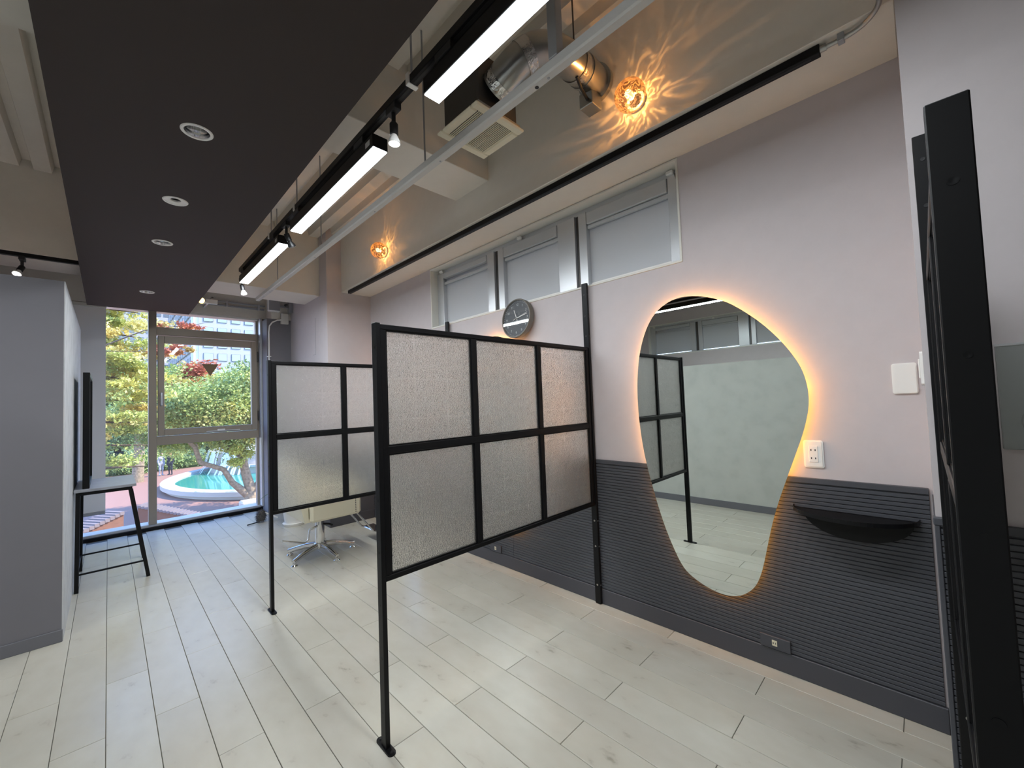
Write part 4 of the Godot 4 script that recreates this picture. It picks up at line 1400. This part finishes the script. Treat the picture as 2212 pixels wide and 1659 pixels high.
# ------------------------------------------------------------------ salon chair
func build_chair() -> void:
	var c := thing("salon_chair", "cream leather salon chair on a chrome star base behind the glass partition", "chair", Vector3(1.345, 0, -3.86))
	# star base
	for k in 5:
		var a := deg_to_rad(26.0 + 72.0 * k)
		var d := Vector3(-cos(a), 0, sin(a))
		var st := new_st()
		add_tube(st, [d * 0.03 + Vector3(0, 0.085, 0), d * 0.12 + Vector3(0, 0.078, 0), d * 0.2 + Vector3(0, 0.062, 0), d * 0.285 + Vector3(0, 0.038, 0)], [0.028, 0.024, 0.021, 0.019], 14)
		var leg := obj("leg", st, M.chrome, c)
		st = new_st()
		add_lathe(st, d * 0.275, Vector3.UP, [Vector2(0.0, 0.0), Vector2(0.026, 0.0), Vector2(0.027, 0.006), Vector2(0.016, 0.014), Vector2(0.014, 0.03), Vector2(0.0, 0.034)], 18)
		obj("foot", st, M.chrome, leg)
	var st2 := new_st()
	add_lathe(st2, Vector3(0, 0.055, 0), Vector3.UP, [Vector2(0.0, 0.0), Vector2(0.05, 0.004), Vector2(0.055, 0.04), Vector2(0.05, 0.052), Vector2(0.04, 0.056), Vector2(0.038, 0.2), Vector2(0.036, 0.22), Vector2(0.032, 0.3), Vector2(0.0, 0.31)], 28)
	obj("pump_column", st2, M.chrome, c)
	st2 = new_st()
	var bar := []
	for p in [Vector3(-0.03, 0.26, 0.02), Vector3(-0.09, 0.24, 0.01), Vector3(-0.1, 0.16, 0.01), Vector3(-0.13, 0.135, 0.01), Vector3(-0.3, 0.19, -0.02)]:
		bar.append(p)
	add_tube(st2, bar, 0.0085, 12)
	obj("pedal", st2, M.chrome, c)
	st2 = new_st()
	add_tube(st2, [Vector3(0.02, 0.27, 0.03), Vector3(0.06, 0.265, 0.06), Vector3(0.085, 0.25, 0.07)], 0.009, 10)
	obj("lever", st2, M.black_plastic, c)
	boxpart("seat_plate", Vector3(-0.1, 0.335, -0.1), Vector3(0.12, 0.362, 0.1), M.dark_steel, c, 0.003)
	# body
	boxpart("seat", Vector3(-0.2, 0.36, -0.24), Vector3(0.25, 0.5, 0.24), M.cream_leather, c, 0.03)
	var back := new_st()
	var prof := PackedVector2Array([Vector2(-0.2, 0.36), Vector2(-0.13, 0.36), Vector2(-0.17, 0.6), Vector2(-0.22, 0.84), Vector2(-0.26, 0.865), Vector2(-0.295, 0.84), Vector2(-0.25, 0.58)])
	add_prism(back, prof, Vector3(0, 0, -0.24), Vector3.RIGHT, Vector3.UP, Vector3(0, 0, 0.48))
	obj("backrest", back, M.cream_leather, c)
	for s in [-1.0, 1.0]:
		var arm := boxpart("armrest", Vector3(-0.17, 0.362, s * 0.27 - 0.03), Vector3(0.25, 0.66, s * 0.27 + 0.03), M.cream_leather, c, 0.018)
		for k in 18:
			var sn := new_st()
			add_lathe(sn, Vector3(0.2, 0.385 + 0.0152 * k, s * 0.3), Vector3(0, 0, s), [Vector2(0.0045, 0.0), Vector2(0.003, 0.002), Vector2(0.0, 0.003)], 8)
			obj("nail_head", sn, M.dark_steel, arm)
	# footrest
	for s in [-1.0, 1.0]:
		st2 = new_st()
		add_tube(st2, [Vector3(0.2, 0.34, s * 0.13), Vector3(0.28, 0.33, s * 0.13), Vector3(0.44, 0.12, s * 0.13), Vector3(0.5, 0.095, s * 0.13), Vector3(0.56, 0.11, s * 0.13)], 0.009, 12)
		obj("footrest_bar", st2, M.chrome, c)
	boxpart("footrest", Vector3(0.46, 0.1, -0.14), Vector3(0.57, 0.115, 0.14), M.chrome, c, 0.004)

# ------------------------------------------------------------------ outside
const GY := -3.5

func leaf_cluster(size: float, count: int, seed_: int) -> ArrayMesh:
	var g := RandomNumberGenerator.new()
	g.seed = seed_
	var st := new_st()
	for i in count:
		var o := Vector3(g.randfn(), g.randfn() * 0.6, g.randfn()) * size * 0.8
		var d := Vector3(g.randfn(), g.randfn() * 0.5 - 0.2, g.randfn()).normalized()
		var s := d.cross(Vector3(g.randfn() * 0.3, 1, g.randfn() * 0.3)).normalized()
		var l := size * (0.8 + 0.5 * g.randf())
		var n := s.cross(d)
		var mid := o + d * l * 0.5 + n * l * 0.08
		tri(st, o, mid + s * l * 0.3, o + d * l, Vector3.UP)
		tri(st, o, mid - s * l * 0.3, o + d * l, Vector3.UP)
	st.generate_normals()
	return st.commit()

# leaves gathered in puffs round a crown
func crown(parent: Node3D, centre: Vector3, radii: Vector3, puffs: int, per: int, mesh: Mesh, m: Material, cols: Array, seed_: int, flat := 1.0, scale := 1.0) -> void:
	var g := RandomNumberGenerator.new()
	g.seed = seed_
	var mm := MultiMesh.new()
	mm.transform_format = MultiMesh.TRANSFORM_3D
	mm.use_colors = true
	mm.mesh = mesh
	mm.instance_count = puffs * per
	var i := 0
	for p in puffs:
		var d := Vector3(g.randfn(), g.randfn(), g.randfn()).normalized() * pow(g.randf(), 0.45)
		var o := centre + d * radii
		var pr := (0.16 + 0.14 * g.randf()) * (radii.x + radii.y) * 0.5
		var base: Color = cols[g.randi() % cols.size()]
		for k in per:
			var e := Vector3(g.randfn(), g.randfn() * 0.6 * flat, g.randfn()) * pr * 0.55
			var b := Basis.from_euler(Vector3(g.randf_range(-0.5, 0.5), g.randf() * TAU, g.randf_range(-0.5, 0.5))).scaled(Vector3.ONE * scale * g.randf_range(0.7, 1.35))
			mm.set_instance_transform(i, Transform3D(b, o + e))
			var j := g.randf_range(0.9, 1.5)
			mm.set_instance_color(i, Color(base.r * j, base.g * j, base.b * j))
			i += 1
	var mi := MultiMeshInstance3D.new()
	mi.name = "crown"
	mi.multimesh = mm
	mi.material_override = m
	mi.set_meta("kind", "stuff")
	parent.add_child(mi, true)

func build_outside() -> void:
	var lf := mat("leaf", Color(1, 1, 1), 0.55)
	lf.vertex_color_use_as_albedo = true
	lf.backlight_enabled = true
	lf.backlight = Color(0.7, 0.7, 0.7)
	textured(mat("bark", rgb8(170, 152, 126), 0.85), noise_tex(61, 0.03, [[0.0, grey(0.55)], [0.5, grey(0.8)], [1.0, grey(1.0)]], 256), Vector3.ONE * 0.8)
	textured(mat("dark_bark", rgb8(104, 90, 76), 0.85), M.bark.albedo_texture, Vector3.ONE * 0.8)
	textured(mat("paving", rgb8(158, 118, 104), 0.85), noise_tex(62, 0.06, [[0.0, grey(0.75)], [1.0, grey(1.0)]], 512), Vector3.ONE * 0.35)
	textured(mat("brick", rgb8(132, 92, 74), 0.85), noise_tex(63, 0.08, [[0.0, grey(0.7)], [1.0, grey(1.0)]], 256), Vector3(0.5, 2.0, 0.5))
	mat("stone", rgb8(172, 167, 160), 0.7)
	mat("coping", rgb8(112, 102, 104), 0.8)
	textured(mat("grass", rgb8(92, 118, 62), 0.95), noise_tex(64, 0.08, [[0.0, grey(0.6)], [1.0, grey(1.0)]], 256), Vector3.ONE * 0.3)
	mat("water", rgb8(52, 138, 122), 0.08)
	mat("fall_water", Color(0.86, 0.92, 0.97, 0.8), 0.4)
	M.fall_water.transparency = BaseMaterial3D.TRANSPARENCY_ALPHA
	var st := new_st()
	add_box(st, Vector3(-60, GY - 0.3, -46), Vector3(80, GY, -6.5))
	struct("ground_plaza", st, M.paving, "red brick paved plaza around the fountain")
	st = new_st()
	add_box(st, Vector3(-60, GY - 0.3, -260), Vector3(120, GY + 0.02, -46))
	struct("ground_lawn", st, M.grass, "shaded lawn beyond the plaza")
	# fountain
	var f := thing("fountain", "round stone fountain with a teal basin and falling water", "fountain", Vector3(12, GY, -33))
	st = new_st()
	add_lathe(st, Vector3.ZERO, Vector3.UP, [Vector2(9.5, 0.0), Vector2(9.5, 0.18), Vector2(9.75, 0.2), Vector2(9.75, 0.45), Vector2(9.1, 0.47), Vector2(9.0, 0.3), Vector2(9.0, 0.0)], 72)
	obj("basin_rim", st, M.stone, f)
	st = new_st()
	add_lathe(st, Vector3.ZERO, Vector3.UP, [Vector2(9.05, 0.34), Vector2(0.0, 0.34)], 72)
	obj("water_surface", st, M.water, f)
	st = new_st()
	add_lathe(st, Vector3(-2.6, 0, -4.6), Vector3.UP, [Vector2(4.0, 0.0), Vector2(4.0, 0.75), Vector2(4.2, 0.8), Vector2(4.2, 0.95), Vector2(3.9, 0.95), Vector2(3.9, 0.85), Vector2(0.0, 0.85)], 48)
	obj("upper_bowl", st, M.stone, f)
	st = new_st()
	add_lathe(st, Vector3(-3.6, 0, -4.8), Vector3.UP, [Vector2(2.8, 0.85), Vector2(2.8, 1.75), Vector2(3.0, 1.85), Vector2(2.8, 1.95), Vector2(0.0, 1.95)], 48)
	obj("top_bowl", st, M.stone, f)
	var fn := FastNoiseLite.new()
	fn.seed = 9
	fn.frequency = 2.0
	for q in [[Vector3(-2.6, 0, -4.6), 4.25, 0.94, 0.36, 0.4], [Vector3(-3.6, 0, -4.8), 3.05, 1.94, 0.86, 0.3]]:
		st = new_st()
		for k in 160:
			var a := TAU * k / 160.0
			if fn.get_noise_2d(k * 0.35, q[1] * 10.0) < 0.02: continue
			var a1 := a + TAU / 160.0 * 0.8
			var rr: float = q[1]
			var rl: float = rr + q[4]
			var o: Vector3 = q[0]
			var d0 := Vector3(cos(a), 0, sin(a))
			var d1 := Vector3(cos(a1), 0, sin(a1))
			var ym: float = lerpf(q[2], q[3], 0.4)
			quad(st, o + d0 * rr + Vector3(0, q[2], 0), o + d1 * rr + Vector3(0, q[2], 0), o + d1 * (rr + rl) * 0.5 + Vector3(0, ym, 0), o + d0 * (rr + rl) * 0.5 + Vector3(0, ym, 0), d0)
			quad(st, o + d0 * (rr + rl) * 0.5 + Vector3(0, ym, 0), o + d1 * (rr + rl) * 0.5 + Vector3(0, ym, 0), o + d1 * rl + Vector3(0, q[3], 0), o + d0 * rl + Vector3(0, q[3], 0), d0)
		var fw := obj("falling_water", st, M.fall_water, f)
		fw.set_meta("kind", "stuff")
	# brick garden walls
	brick_wall("brick_garden_wall", Vector3(0.68, GY, -15.9), Vector3(1.95, GY, -15.3), 2.2, 1.72, 0.4, "low brick wall sloping down beside the plaza under the sash")
	brick_wall("brick_garden_wall", Vector3(-1.4, GY, -10.6), Vector3(0.12, GY, -11.5), 2.35, 2.85, 0.4, "brick wall with soldier coping below the roller screen")
	# stone blocks
	for q in [[Vector3(2.5, GY, -16.4), 1.35], [Vector3(3.15, GY, -18.5), 1.1], [Vector3(4.3, GY, -20.5), 1.0]]:
		st = new_st()
		add_cbox(st, Vector3(-0.35, 0, -0.3), Vector3(0.35, q[1], 0.3), 0.06)
		var b := obj("stone_block", st, M.stone)
		b.position = q[0]
		tag(b, "pale stone block beside the plaza tree", "stone", "stone blocks by the plaza")
	# trees
	var small := leaf_cluster(0.13, 9, 3)
	var near := leaf_cluster(0.085, 9, 5)
	var far := leaf_cluster(0.3, 9, 8)
	var greens := [Color(0.28, 0.35, 0.1), Color(0.4, 0.46, 0.13), Color(0.2, 0.27, 0.09), Color(0.52, 0.52, 0.17)]
	var deep := [Color(0.17, 0.26, 0.09), Color(0.28, 0.38, 0.12), Color(0.14, 0.21, 0.08), Color(0.4, 0.44, 0.14)]
	var autumn := [Color(0.46, 0.46, 0.12), Color(0.38, 0.43, 0.13), Color(0.52, 0.42, 0.12), Color(0.28, 0.34, 0.1), Color(0.6, 0.56, 0.24)]
	var reds := [Color(0.42, 0.14, 0.07), Color(0.5, 0.24, 0.09), Color(0.36, 0.11, 0.06), Color(0.45, 0.34, 0.1)]
	var t := thing("plaza_tree", "light green tree with forked pale trunk standing in front of the fountain", "tree", Vector3(5.1, GY, -24.4))
	st = new_st()
	add_tube(st, [Vector3(0, 0, 0), Vector3(0.1, 0.7, 0), Vector3(-0.15, 1.6, 0.1), Vector3(-0.3, 2.6, 0), Vector3(-0.1, 4.2, 0)], [0.36, 0.25, 0.21, 0.17, 0.09], 12)
	add_tube(st, [Vector3(0.05, 0.5, 0), Vector3(0.55, 1.3, 0.1), Vector3(0.75, 2.2, 0), Vector3(1.4, 3.6, -0.2)], [0.22, 0.15, 0.13, 0.06], 10)
	add_tube(st, [Vector3(-0.1, 0.6, 0), Vector3(-0.75, 1.3, 0.2), Vector3(-1.1, 2.0, 0.2), Vector3(-2.0, 2.45, 0.2), Vector3(-2.2, 3.2, 0.1), Vector3(-3.0, 4.2, 0)], [0.2, 0.14, 0.12, 0.11, 0.1, 0.05], 10)
	add_tube(st, [Vector3(-0.3, 2.5, 0), Vector3(-1.2, 3.4, -0.2), Vector3(-2.3, 3.9, -0.2), Vector3(-3.2, 4.9, -0.3)], [0.13, 0.1, 0.08, 0.04], 10)
	add_tube(st, [Vector3(-0.2, 3.4, 0), Vector3(-0.9, 4.8, 0.1), Vector3(-1.6, 6.0, 0)], [0.18, 0.12, 0.05], 8)
	obj("trunk", st, M.bark, t)
	crown(t, Vector3(-1.0, 5.0, 0), Vector3(4.0, 2.15, 3.0), 120, 55, small, lf, greens, 101)
	crown(t, Vector3(-0.7, 2.6, 0.5), Vector3(0.6, 0.6, 0.6), 6, 30, small, lf, [Color(0.4, 0.44, 0.1)], 102)
	t = thing("autumn_tree", "yellow green autumn tree filling the left pane", "tree", Vector3(-1.2, GY, -16.5))
	st = new_st()
	add_tube(st, [Vector3(0, 0, 0), Vector3(0.1, 2.0, 0), Vector3(0, 5.0, 0), Vector3(0.1, 9.0, 0)], [0.22, 0.18, 0.14, 0.04], 10)
	for k in 9:
		var y := 3.0 + 0.65 * k
		add_tube(st, [Vector3(0.05, y, 0), Vector3(1.0, y + 0.35, 0.2 * sin(k)), Vector3(2.2 - 0.05 * k, y + 0.25, 0.4 * sin(k * 2.0))], [0.06, 0.04, 0.012], 6)
	obj("trunk", st, M.dark_bark, t)
	crown(t, Vector3(0.9, 6.0, 0), Vector3(1.5, 3.0, 1.6), 90, 70, near, lf, autumn, 103, 0.35)
	t = thing("red_tree", "slim tree whose red leaved twig reaches across the upper panes", "tree", Vector3(0.6, GY, -13.3))
	st = new_st()
	add_tube(st, [Vector3(-1.9, 0.0, 0.0), Vector3(-1.85, 3.0, 0.0), Vector3(-1.5, 5.0, 0.0), Vector3(-0.9, 6.3, 0.0), Vector3(0.0, 6.85, 0), Vector3(0.6, 7.02, 0), Vector3(1.0, 7.1, 0), Vector3(1.42, 7.25, 0)], [0.09, 0.07, 0.05, 0.02, 0.012, 0.009, 0.006, 0.003], 8)
	add_tube(st, [Vector3(-0.9, 6.3, 0.0), Vector3(0.1, 6.35, 0), Vector3(0.8, 6.42, 0)], [0.012, 0.008, 0.004], 6)
	obj("twig", st, M.dark_bark, t)
	crown(t, Vector3(0.75, 7.03, 0), Vector3(0.6, 0.1, 0.2), 10, 5, near, lf, reds, 104, 0.3, 0.8)
	crown(t, Vector3(0.55, 6.38, 0), Vector3(0.5, 0.16, 0.25), 9, 13, near, lf, reds, 105, 0.5, 0.8)
	t = thing("red_maple", "red leaved maple among the green trees behind the window triangle", "tree", Vector3(5.8, GY, -47.9))
	st = new_st()
	add_tube(st, [Vector3(0, 0, 0), Vector3(0.1, 3.5, 0), Vector3(0, 9.0, 0)], [0.2, 0.16, 0.05], 8)
	obj("trunk", st, M.dark_bark, t)
	crown(t, Vector3(0.1, 8.0, 0), Vector3(1.9, 1.5, 1.4), 24, 45, far, lf, reds, 106)
	t = thing("slender_tree", "slender tree with mottled trunk standing at the plaza edge", "tree", Vector3(1.5, GY, -40))
	st = new_st()
	add_tube(st, [Vector3(0, 0, 0), Vector3(0.1, 2.6, 0), Vector3(0.05, 6.0, 0)], [0.36, 0.3, 0.16], 10)
	obj("trunk", st, M.bark, t)
	crown(t, Vector3(0, 6.0, 0), Vector3(2.4, 3.4, 2.2), 40, 45, small, lf, deep, 107)
	for k in 7:
		var x := -3.0 + 3.6 * k
		t = thing("background_tree", ("light green tree in the row behind the fountain" if k % 2 else "deep green tree in the row behind the fountain"), "tree", Vector3(x, GY, -52.0 - 3.0 * (k % 2)), "green trees in the row behind the fountain")
		st = new_st()
		add_tube(st, [Vector3(0, 0, 0), Vector3(0.1, 3.0, 0), Vector3(0, 7.0, 0)], [0.3, 0.24, 0.1], 8)
		obj("trunk", st, M.dark_bark, t)
		crown(t, Vector3(0, 5.3 + 0.5 * sin(k * 1.9), 0), Vector3(3.2, 4.2, 2.6), 60, 45, far, lf, greens if k % 2 else deep, 110 + k)
	# hedge
	t = thing("hedge", "dark green clipped hedge along the far edge of the plaza", "hedge", Vector3(3, GY, -46.5))
	st = new_st()
	add_cbox(st, Vector3(-9, 0, -0.5), Vector3(7, 0.9, 0.5), 0.2)
	obj("core", st, M.grass, t)
	crown(t, Vector3(-1, 0.8, 0), Vector3(8.5, 0.4, 0.6), 70, 24, small, lf, deep, 130)
	parked_car()
	people()
	buildings()

func brick_wall(called: String, a: Vector3, b: Vector3, ha: float, hb: float, th: float, label: String) -> void:
	var w := thing(called, label, "wall", a)
	var d := b - a
	var f := d.normalized()
	var ln := d.length()
	var side := f.cross(Vector3.UP).normalized()
	var st := new_st()
	add_prism(st, PackedVector2Array([Vector2(0, 0), Vector2(ln, 0), Vector2(ln, hb), Vector2(0, ha)]), -side * th * 0.5, f, Vector3.UP, side * th)
	obj("wall_body", st, M.brick, w)
	var n := int(ln / 0.08)
	for k in n:
		var s := (k + 0.5) / n
		var p := f * ln * s + Vector3(0, lerpf(ha, hb, s) + 0.032, 0)
		st = new_st()
		add_bar(st, p - side * (th * 0.5 + 0.03), p + side * (th * 0.5 + 0.03), ln / n * 0.93, 0.065)
		obj("coping_brick", st, M.coping, w)

func parked_car() -> void:
	var c := thing("parked_car", "dark blue parked car glimpsed through the trees beyond the hedge", "car", Vector3(0.8, GY, -52.0))
	var blue := mat("car_blue", rgb8(44, 58, 84), 0.2)
	var st := new_st()
	add_prism(st, PackedVector2Array([Vector2(-2.1, 0.3), Vector2(2.1, 0.3), Vector2(2.15, 0.62), Vector2(1.9, 0.82), Vector2(0.95, 0.92), Vector2(-1.6, 0.95), Vector2(-2.15, 0.85)]), Vector3(0, 0, -0.85), Vector3.RIGHT, Vector3.UP, Vector3(0, 0, 1.7))
	obj("body", st, blue, c)
	st = new_st()
	add_prism(st, PackedVector2Array([Vector2(-1.5, 0.95), Vector2(0.95, 0.92), Vector2(0.35, 1.42), Vector2(-1.0, 1.45)]), Vector3(0, 0, -0.74), Vector3.RIGHT, Vector3.UP, Vector3(0, 0, 1.48))
	obj("cabin", st, mat("car_glass", rgb8(40, 46, 54), 0.08), c)
	st = new_st()
	add_cbox(st, Vector3(-1.0, 1.43, -0.7), Vector3(0.35, 1.48, 0.7), 0.02)
	obj("roof", st, blue, c)
	for x in [-1.35, 1.35]:
		for z in [-0.8, 0.8]:
			st = new_st()
			add_lathe(st, Vector3(x, 0.32, z - 0.1), Vector3(0, 0, 1), [Vector2(0.0, 0.0), Vector2(0.2, 0.0), Vector2(0.32, 0.02), Vector2(0.32, 0.18), Vector2(0.2, 0.2), Vector2(0.0, 0.2)], 20)
			obj("wheel", st, M.black_plastic, c)

# smooth joined capsules meshed as surface nets: small figures by the fountain
func body_mesh(bones: Array, lo: Vector3, hi: Vector3, cell: float) -> ArrayMesh:
	var n := Vector3i(((hi - lo) / cell).ceil()) + Vector3i.ONE
	var val := PackedFloat32Array()
	val.resize(n.x * n.y * n.z)
	for k in n.z:
		for j in n.y:
			for i in n.x:
				var p := lo + Vector3(i, j, k) * cell
				var s := 0.0
				for b in bones:
					var a: Vector3 = b[0]
					var ab: Vector3 = b[1] - a
					var t := clampf((p - a).dot(ab) / maxf(ab.length_squared(), 1e-6), 0, 1)
					var d: float = p.distance_to(a + ab * t) - lerpf(b[2], b[3], t)
					s += exp(-clampf(d * 45.0, -40.0, 40.0))
				val[i + n.x * (j + n.y * k)] = -log(maxf(s, 1e-18)) / 45.0
	var vid := {}
	var vs := []
	var at := func(i: int, j: int, k: int) -> float: return val[i + n.x * (j + n.y * k)]
	for k in n.z - 1:
		for j in n.y - 1:
			for i in n.x - 1:
				var sum := Vector3.ZERO
				var cnt := 0
				for e in [[0, 0, 0, 1, 0, 0], [0, 1, 0, 1, 1, 0], [0, 0, 1, 1, 0, 1], [0, 1, 1, 1, 1, 1], [0, 0, 0, 0, 1, 0], [1, 0, 0, 1, 1, 0], [0, 0, 1, 0, 1, 1], [1, 0, 1, 1, 1, 1], [0, 0, 0, 0, 0, 1], [1, 0, 0, 1, 0, 1], [0, 1, 0, 0, 1, 1], [1, 1, 0, 1, 1, 1]]:
					var va: float = at.call(i + e[0], j + e[1], k + e[2])
					var vb: float = at.call(i + e[3], j + e[4], k + e[5])
					if (va < 0) != (vb < 0):
						var f := va / (va - vb)
						sum += Vector3(e[0], e[1], e[2]).lerp(Vector3(e[3], e[4], e[5]), f)
						cnt += 1
				if cnt:
					vid[Vector3i(i, j, k)] = vs.size()
					vs.append(lo + (Vector3(i, j, k) + sum / cnt) * cell)
	var st := new_st()
	st.set_smooth_group(0)
	for key in vid:
		for ax in 3:
			var u := Vector3i.ZERO
			var v := Vector3i.ZERO
			var w := Vector3i.ZERO
			w[ax] = 1; u[(ax + 1) % 3] = 1; v[(ax + 2) % 3] = 1
			var a: Vector3i = key
			var b: Vector3i = a + w
			if b.x >= n.x or b.y >= n.y or b.z >= n.z: continue
			var va: float = at.call(a.x, a.y, a.z)
			var vb: float = at.call(b.x, b.y, b.z)
			if (va < 0) == (vb < 0): continue
			if not (vid.has(a - u) and vid.has(a - v) and vid.has(a - u - v)): continue
			var hint := Vector3(w) if va < 0 else -Vector3(w)
			quad(st, vs[vid[a]], vs[vid[a - u]], vs[vid[a - u - v]], vs[vid[a - v]], hint)
	st.generate_normals()
	return st.commit()

func people() -> void:
	var bones := []
	for s in [-1.0, 1.0]:
		bones.append([Vector3(0.09 * s, 0.9, 0), Vector3(0.1 * s, 0.48, 0.02), 0.085, 0.06])
		bones.append([Vector3(0.1 * s, 0.48, 0.02), Vector3(0.1 * s, 0.08, -0.02), 0.058, 0.042])
		bones.append([Vector3(0.1 * s, 0.05, -0.02), Vector3(0.11 * s, 0.04, 0.14), 0.045, 0.035])
		bones.append([Vector3(0.17 * s, 1.4, 0), Vector3(0.22 * s, 1.12, -0.02), 0.058, 0.045])
		bones.append([Vector3(0.22 * s, 1.12, -0.02), Vector3(0.2 * s, 0.86, 0.08), 0.042, 0.032])
		bones.append([Vector3(0.2 * s, 0.86, 0.08), Vector3(0.19 * s, 0.78, 0.1), 0.034, 0.026])
	bones.append([Vector3(0, 0.95, 0), Vector3(0, 1.22, 0), 0.14, 0.13])
	bones.append([Vector3(-0.06, 1.34, 0), Vector3(0.06, 1.34, 0), 0.13, 0.13])
	bones.append([Vector3(0, 1.42, 0), Vector3(0, 1.55, 0.01), 0.055, 0.052])
	var body := body_mesh(bones, Vector3(-0.36, -0.02, -0.24), Vector3(0.36, 1.62, 0.3), 0.04)
	var head := body_mesh([[Vector3(0, 1.6, 0.01), Vector3(0, 1.67, 0.0), 0.085, 0.1], [Vector3(0, 1.57, 0.07), Vector3(0, 1.61, 0.085), 0.03, 0.025], [Vector3(0, 1.62, 0.1), Vector3(0, 1.6, 0.11), 0.016, 0.018]], Vector3(-0.15, 1.46, -0.15), Vector3(0.15, 1.82, 0.18), 0.025)
	var hair := body_mesh([[Vector3(0, 1.66, -0.03), Vector3(0, 1.7, -0.01), 0.1, 0.1]], Vector3(-0.15, 1.52, -0.18), Vector3(0.15, 1.84, 0.15), 0.025)
	var skin := mat("skin", rgb8(196, 152, 126), 0.6)
	var dark := mat("dark_cloth", rgb8(46, 50, 58), 0.85)
	var pale := mat("pale_cloth", rgb8(150, 156, 166), 0.85)
	var hm := mat("hair", rgb8(36, 30, 28), 0.7)
	var q := [[Vector3(2.95, GY, -42.4), 0.5, pale, "person in pale grey clothes standing by the fountain edge"], [Vector3(3.5, GY, -42.2), -0.7, dark, "person in dark clothes standing by the fountain edge"]]
	for k in q:
		var p := thing("person", k[3], "person", k[0])
		p.rotation.y = k[1]
		put_mesh("body", body, k[2], p)
		put_mesh("head", head, skin, p)
		put_mesh("hair", hair, hm, p)

func buildings() -> void:
	var wall := mat("facade_stone", rgb8(164, 164, 167), 0.7)
	var glass := mat("facade_glass", rgb8(150, 166, 168), 0.06)
	glass.metallic = 0.4
	var frame := mat("facade_frame", rgb8(104, 106, 110), 0.5)
	# stone office block with square windows, corner turned to the room
	var b := thing("office_building", "pale grey office building with square blue windows behind the trees", "building", Vector3(16.4, GY, -130))
	var st := new_st()
	add_box(st, Vector3(0, 0, -70), Vector3(46, 62, 0))
	obj("wall", st, wall, b)
	var wm := new_st()
	add_cbox(wm, Vector3(-1.05, -1.0, -0.2), Vector3(1.05, 1.0, 0.12), 0.05)
	wm.generate_normals()
	var fm := wm.commit()
	wm = new_st()
	add_box(wm, Vector3(-0.95, -0.9, 0.0), Vector3(0.95, 0.9, 0.16))
	wm.generate_normals()
	var pm := wm.commit()
	for r in 9:
		for c in 7:
			var f := put_mesh("window", fm, frame, b)
			f.position = Vector3(2.05 + 3.02 * c, 12.4 + 3.4 * r, 0.0)
			put_mesh("pane", pm, glass, f)
	# the side that runs away from the room: strips of glass
	for r in 9:
		st = new_st()
		add_box(st, Vector3(-0.35, 11.5 + 3.4 * r, -69), Vector3(0.02, 13.4 + 3.4 * r, -1))
		obj("glass_strip", st, glass, b)
		for k in 12:
			st = new_st()
			add_box(st, Vector3(-0.5, 11.4 + 3.4 * r, -68.0 + 5.6 * k), Vector3(0.0, 13.5 + 3.4 * r, -67.3 + 5.6 * k))
			obj("fin", st, wall, b)
	st = new_st()
	for k in 4:
		add_box(st, Vector3(-1.0 + 0.0 * k, 0, -0.9 - 1.3 * k), Vector3(0.0, 60, -0.3 - 1.3 * k))
	obj("corner_fins", st, M.white_paint, b)
	b = thing("glass_tower", "far bluish tower with dark square windows left of the office building", "building", Vector3(8, GY, -215))
	st = new_st()
	add_box(st, Vector3(-30, 0, -20), Vector3(40, 90, 0))
	obj("wall", st, mat("tower_wall", rgb8(170, 171, 173), 0.6), b)
	var tw := mat("tower_glass", rgb8(110, 122, 132), 0.08)
	wm = new_st()
	add_box(wm, Vector3(-0.9, -1.0, -0.1), Vector3(0.9, 1.0, 0.12))
	wm.generate_normals()
	var tm := wm.commit()
	for r in 11:
		for c in 18:
			var f := put_mesh("window", tm, tw, b)
			f.position = Vector3(-12.0 + 2.6 * c, 20.0 + 3.6 * r, 0.0)
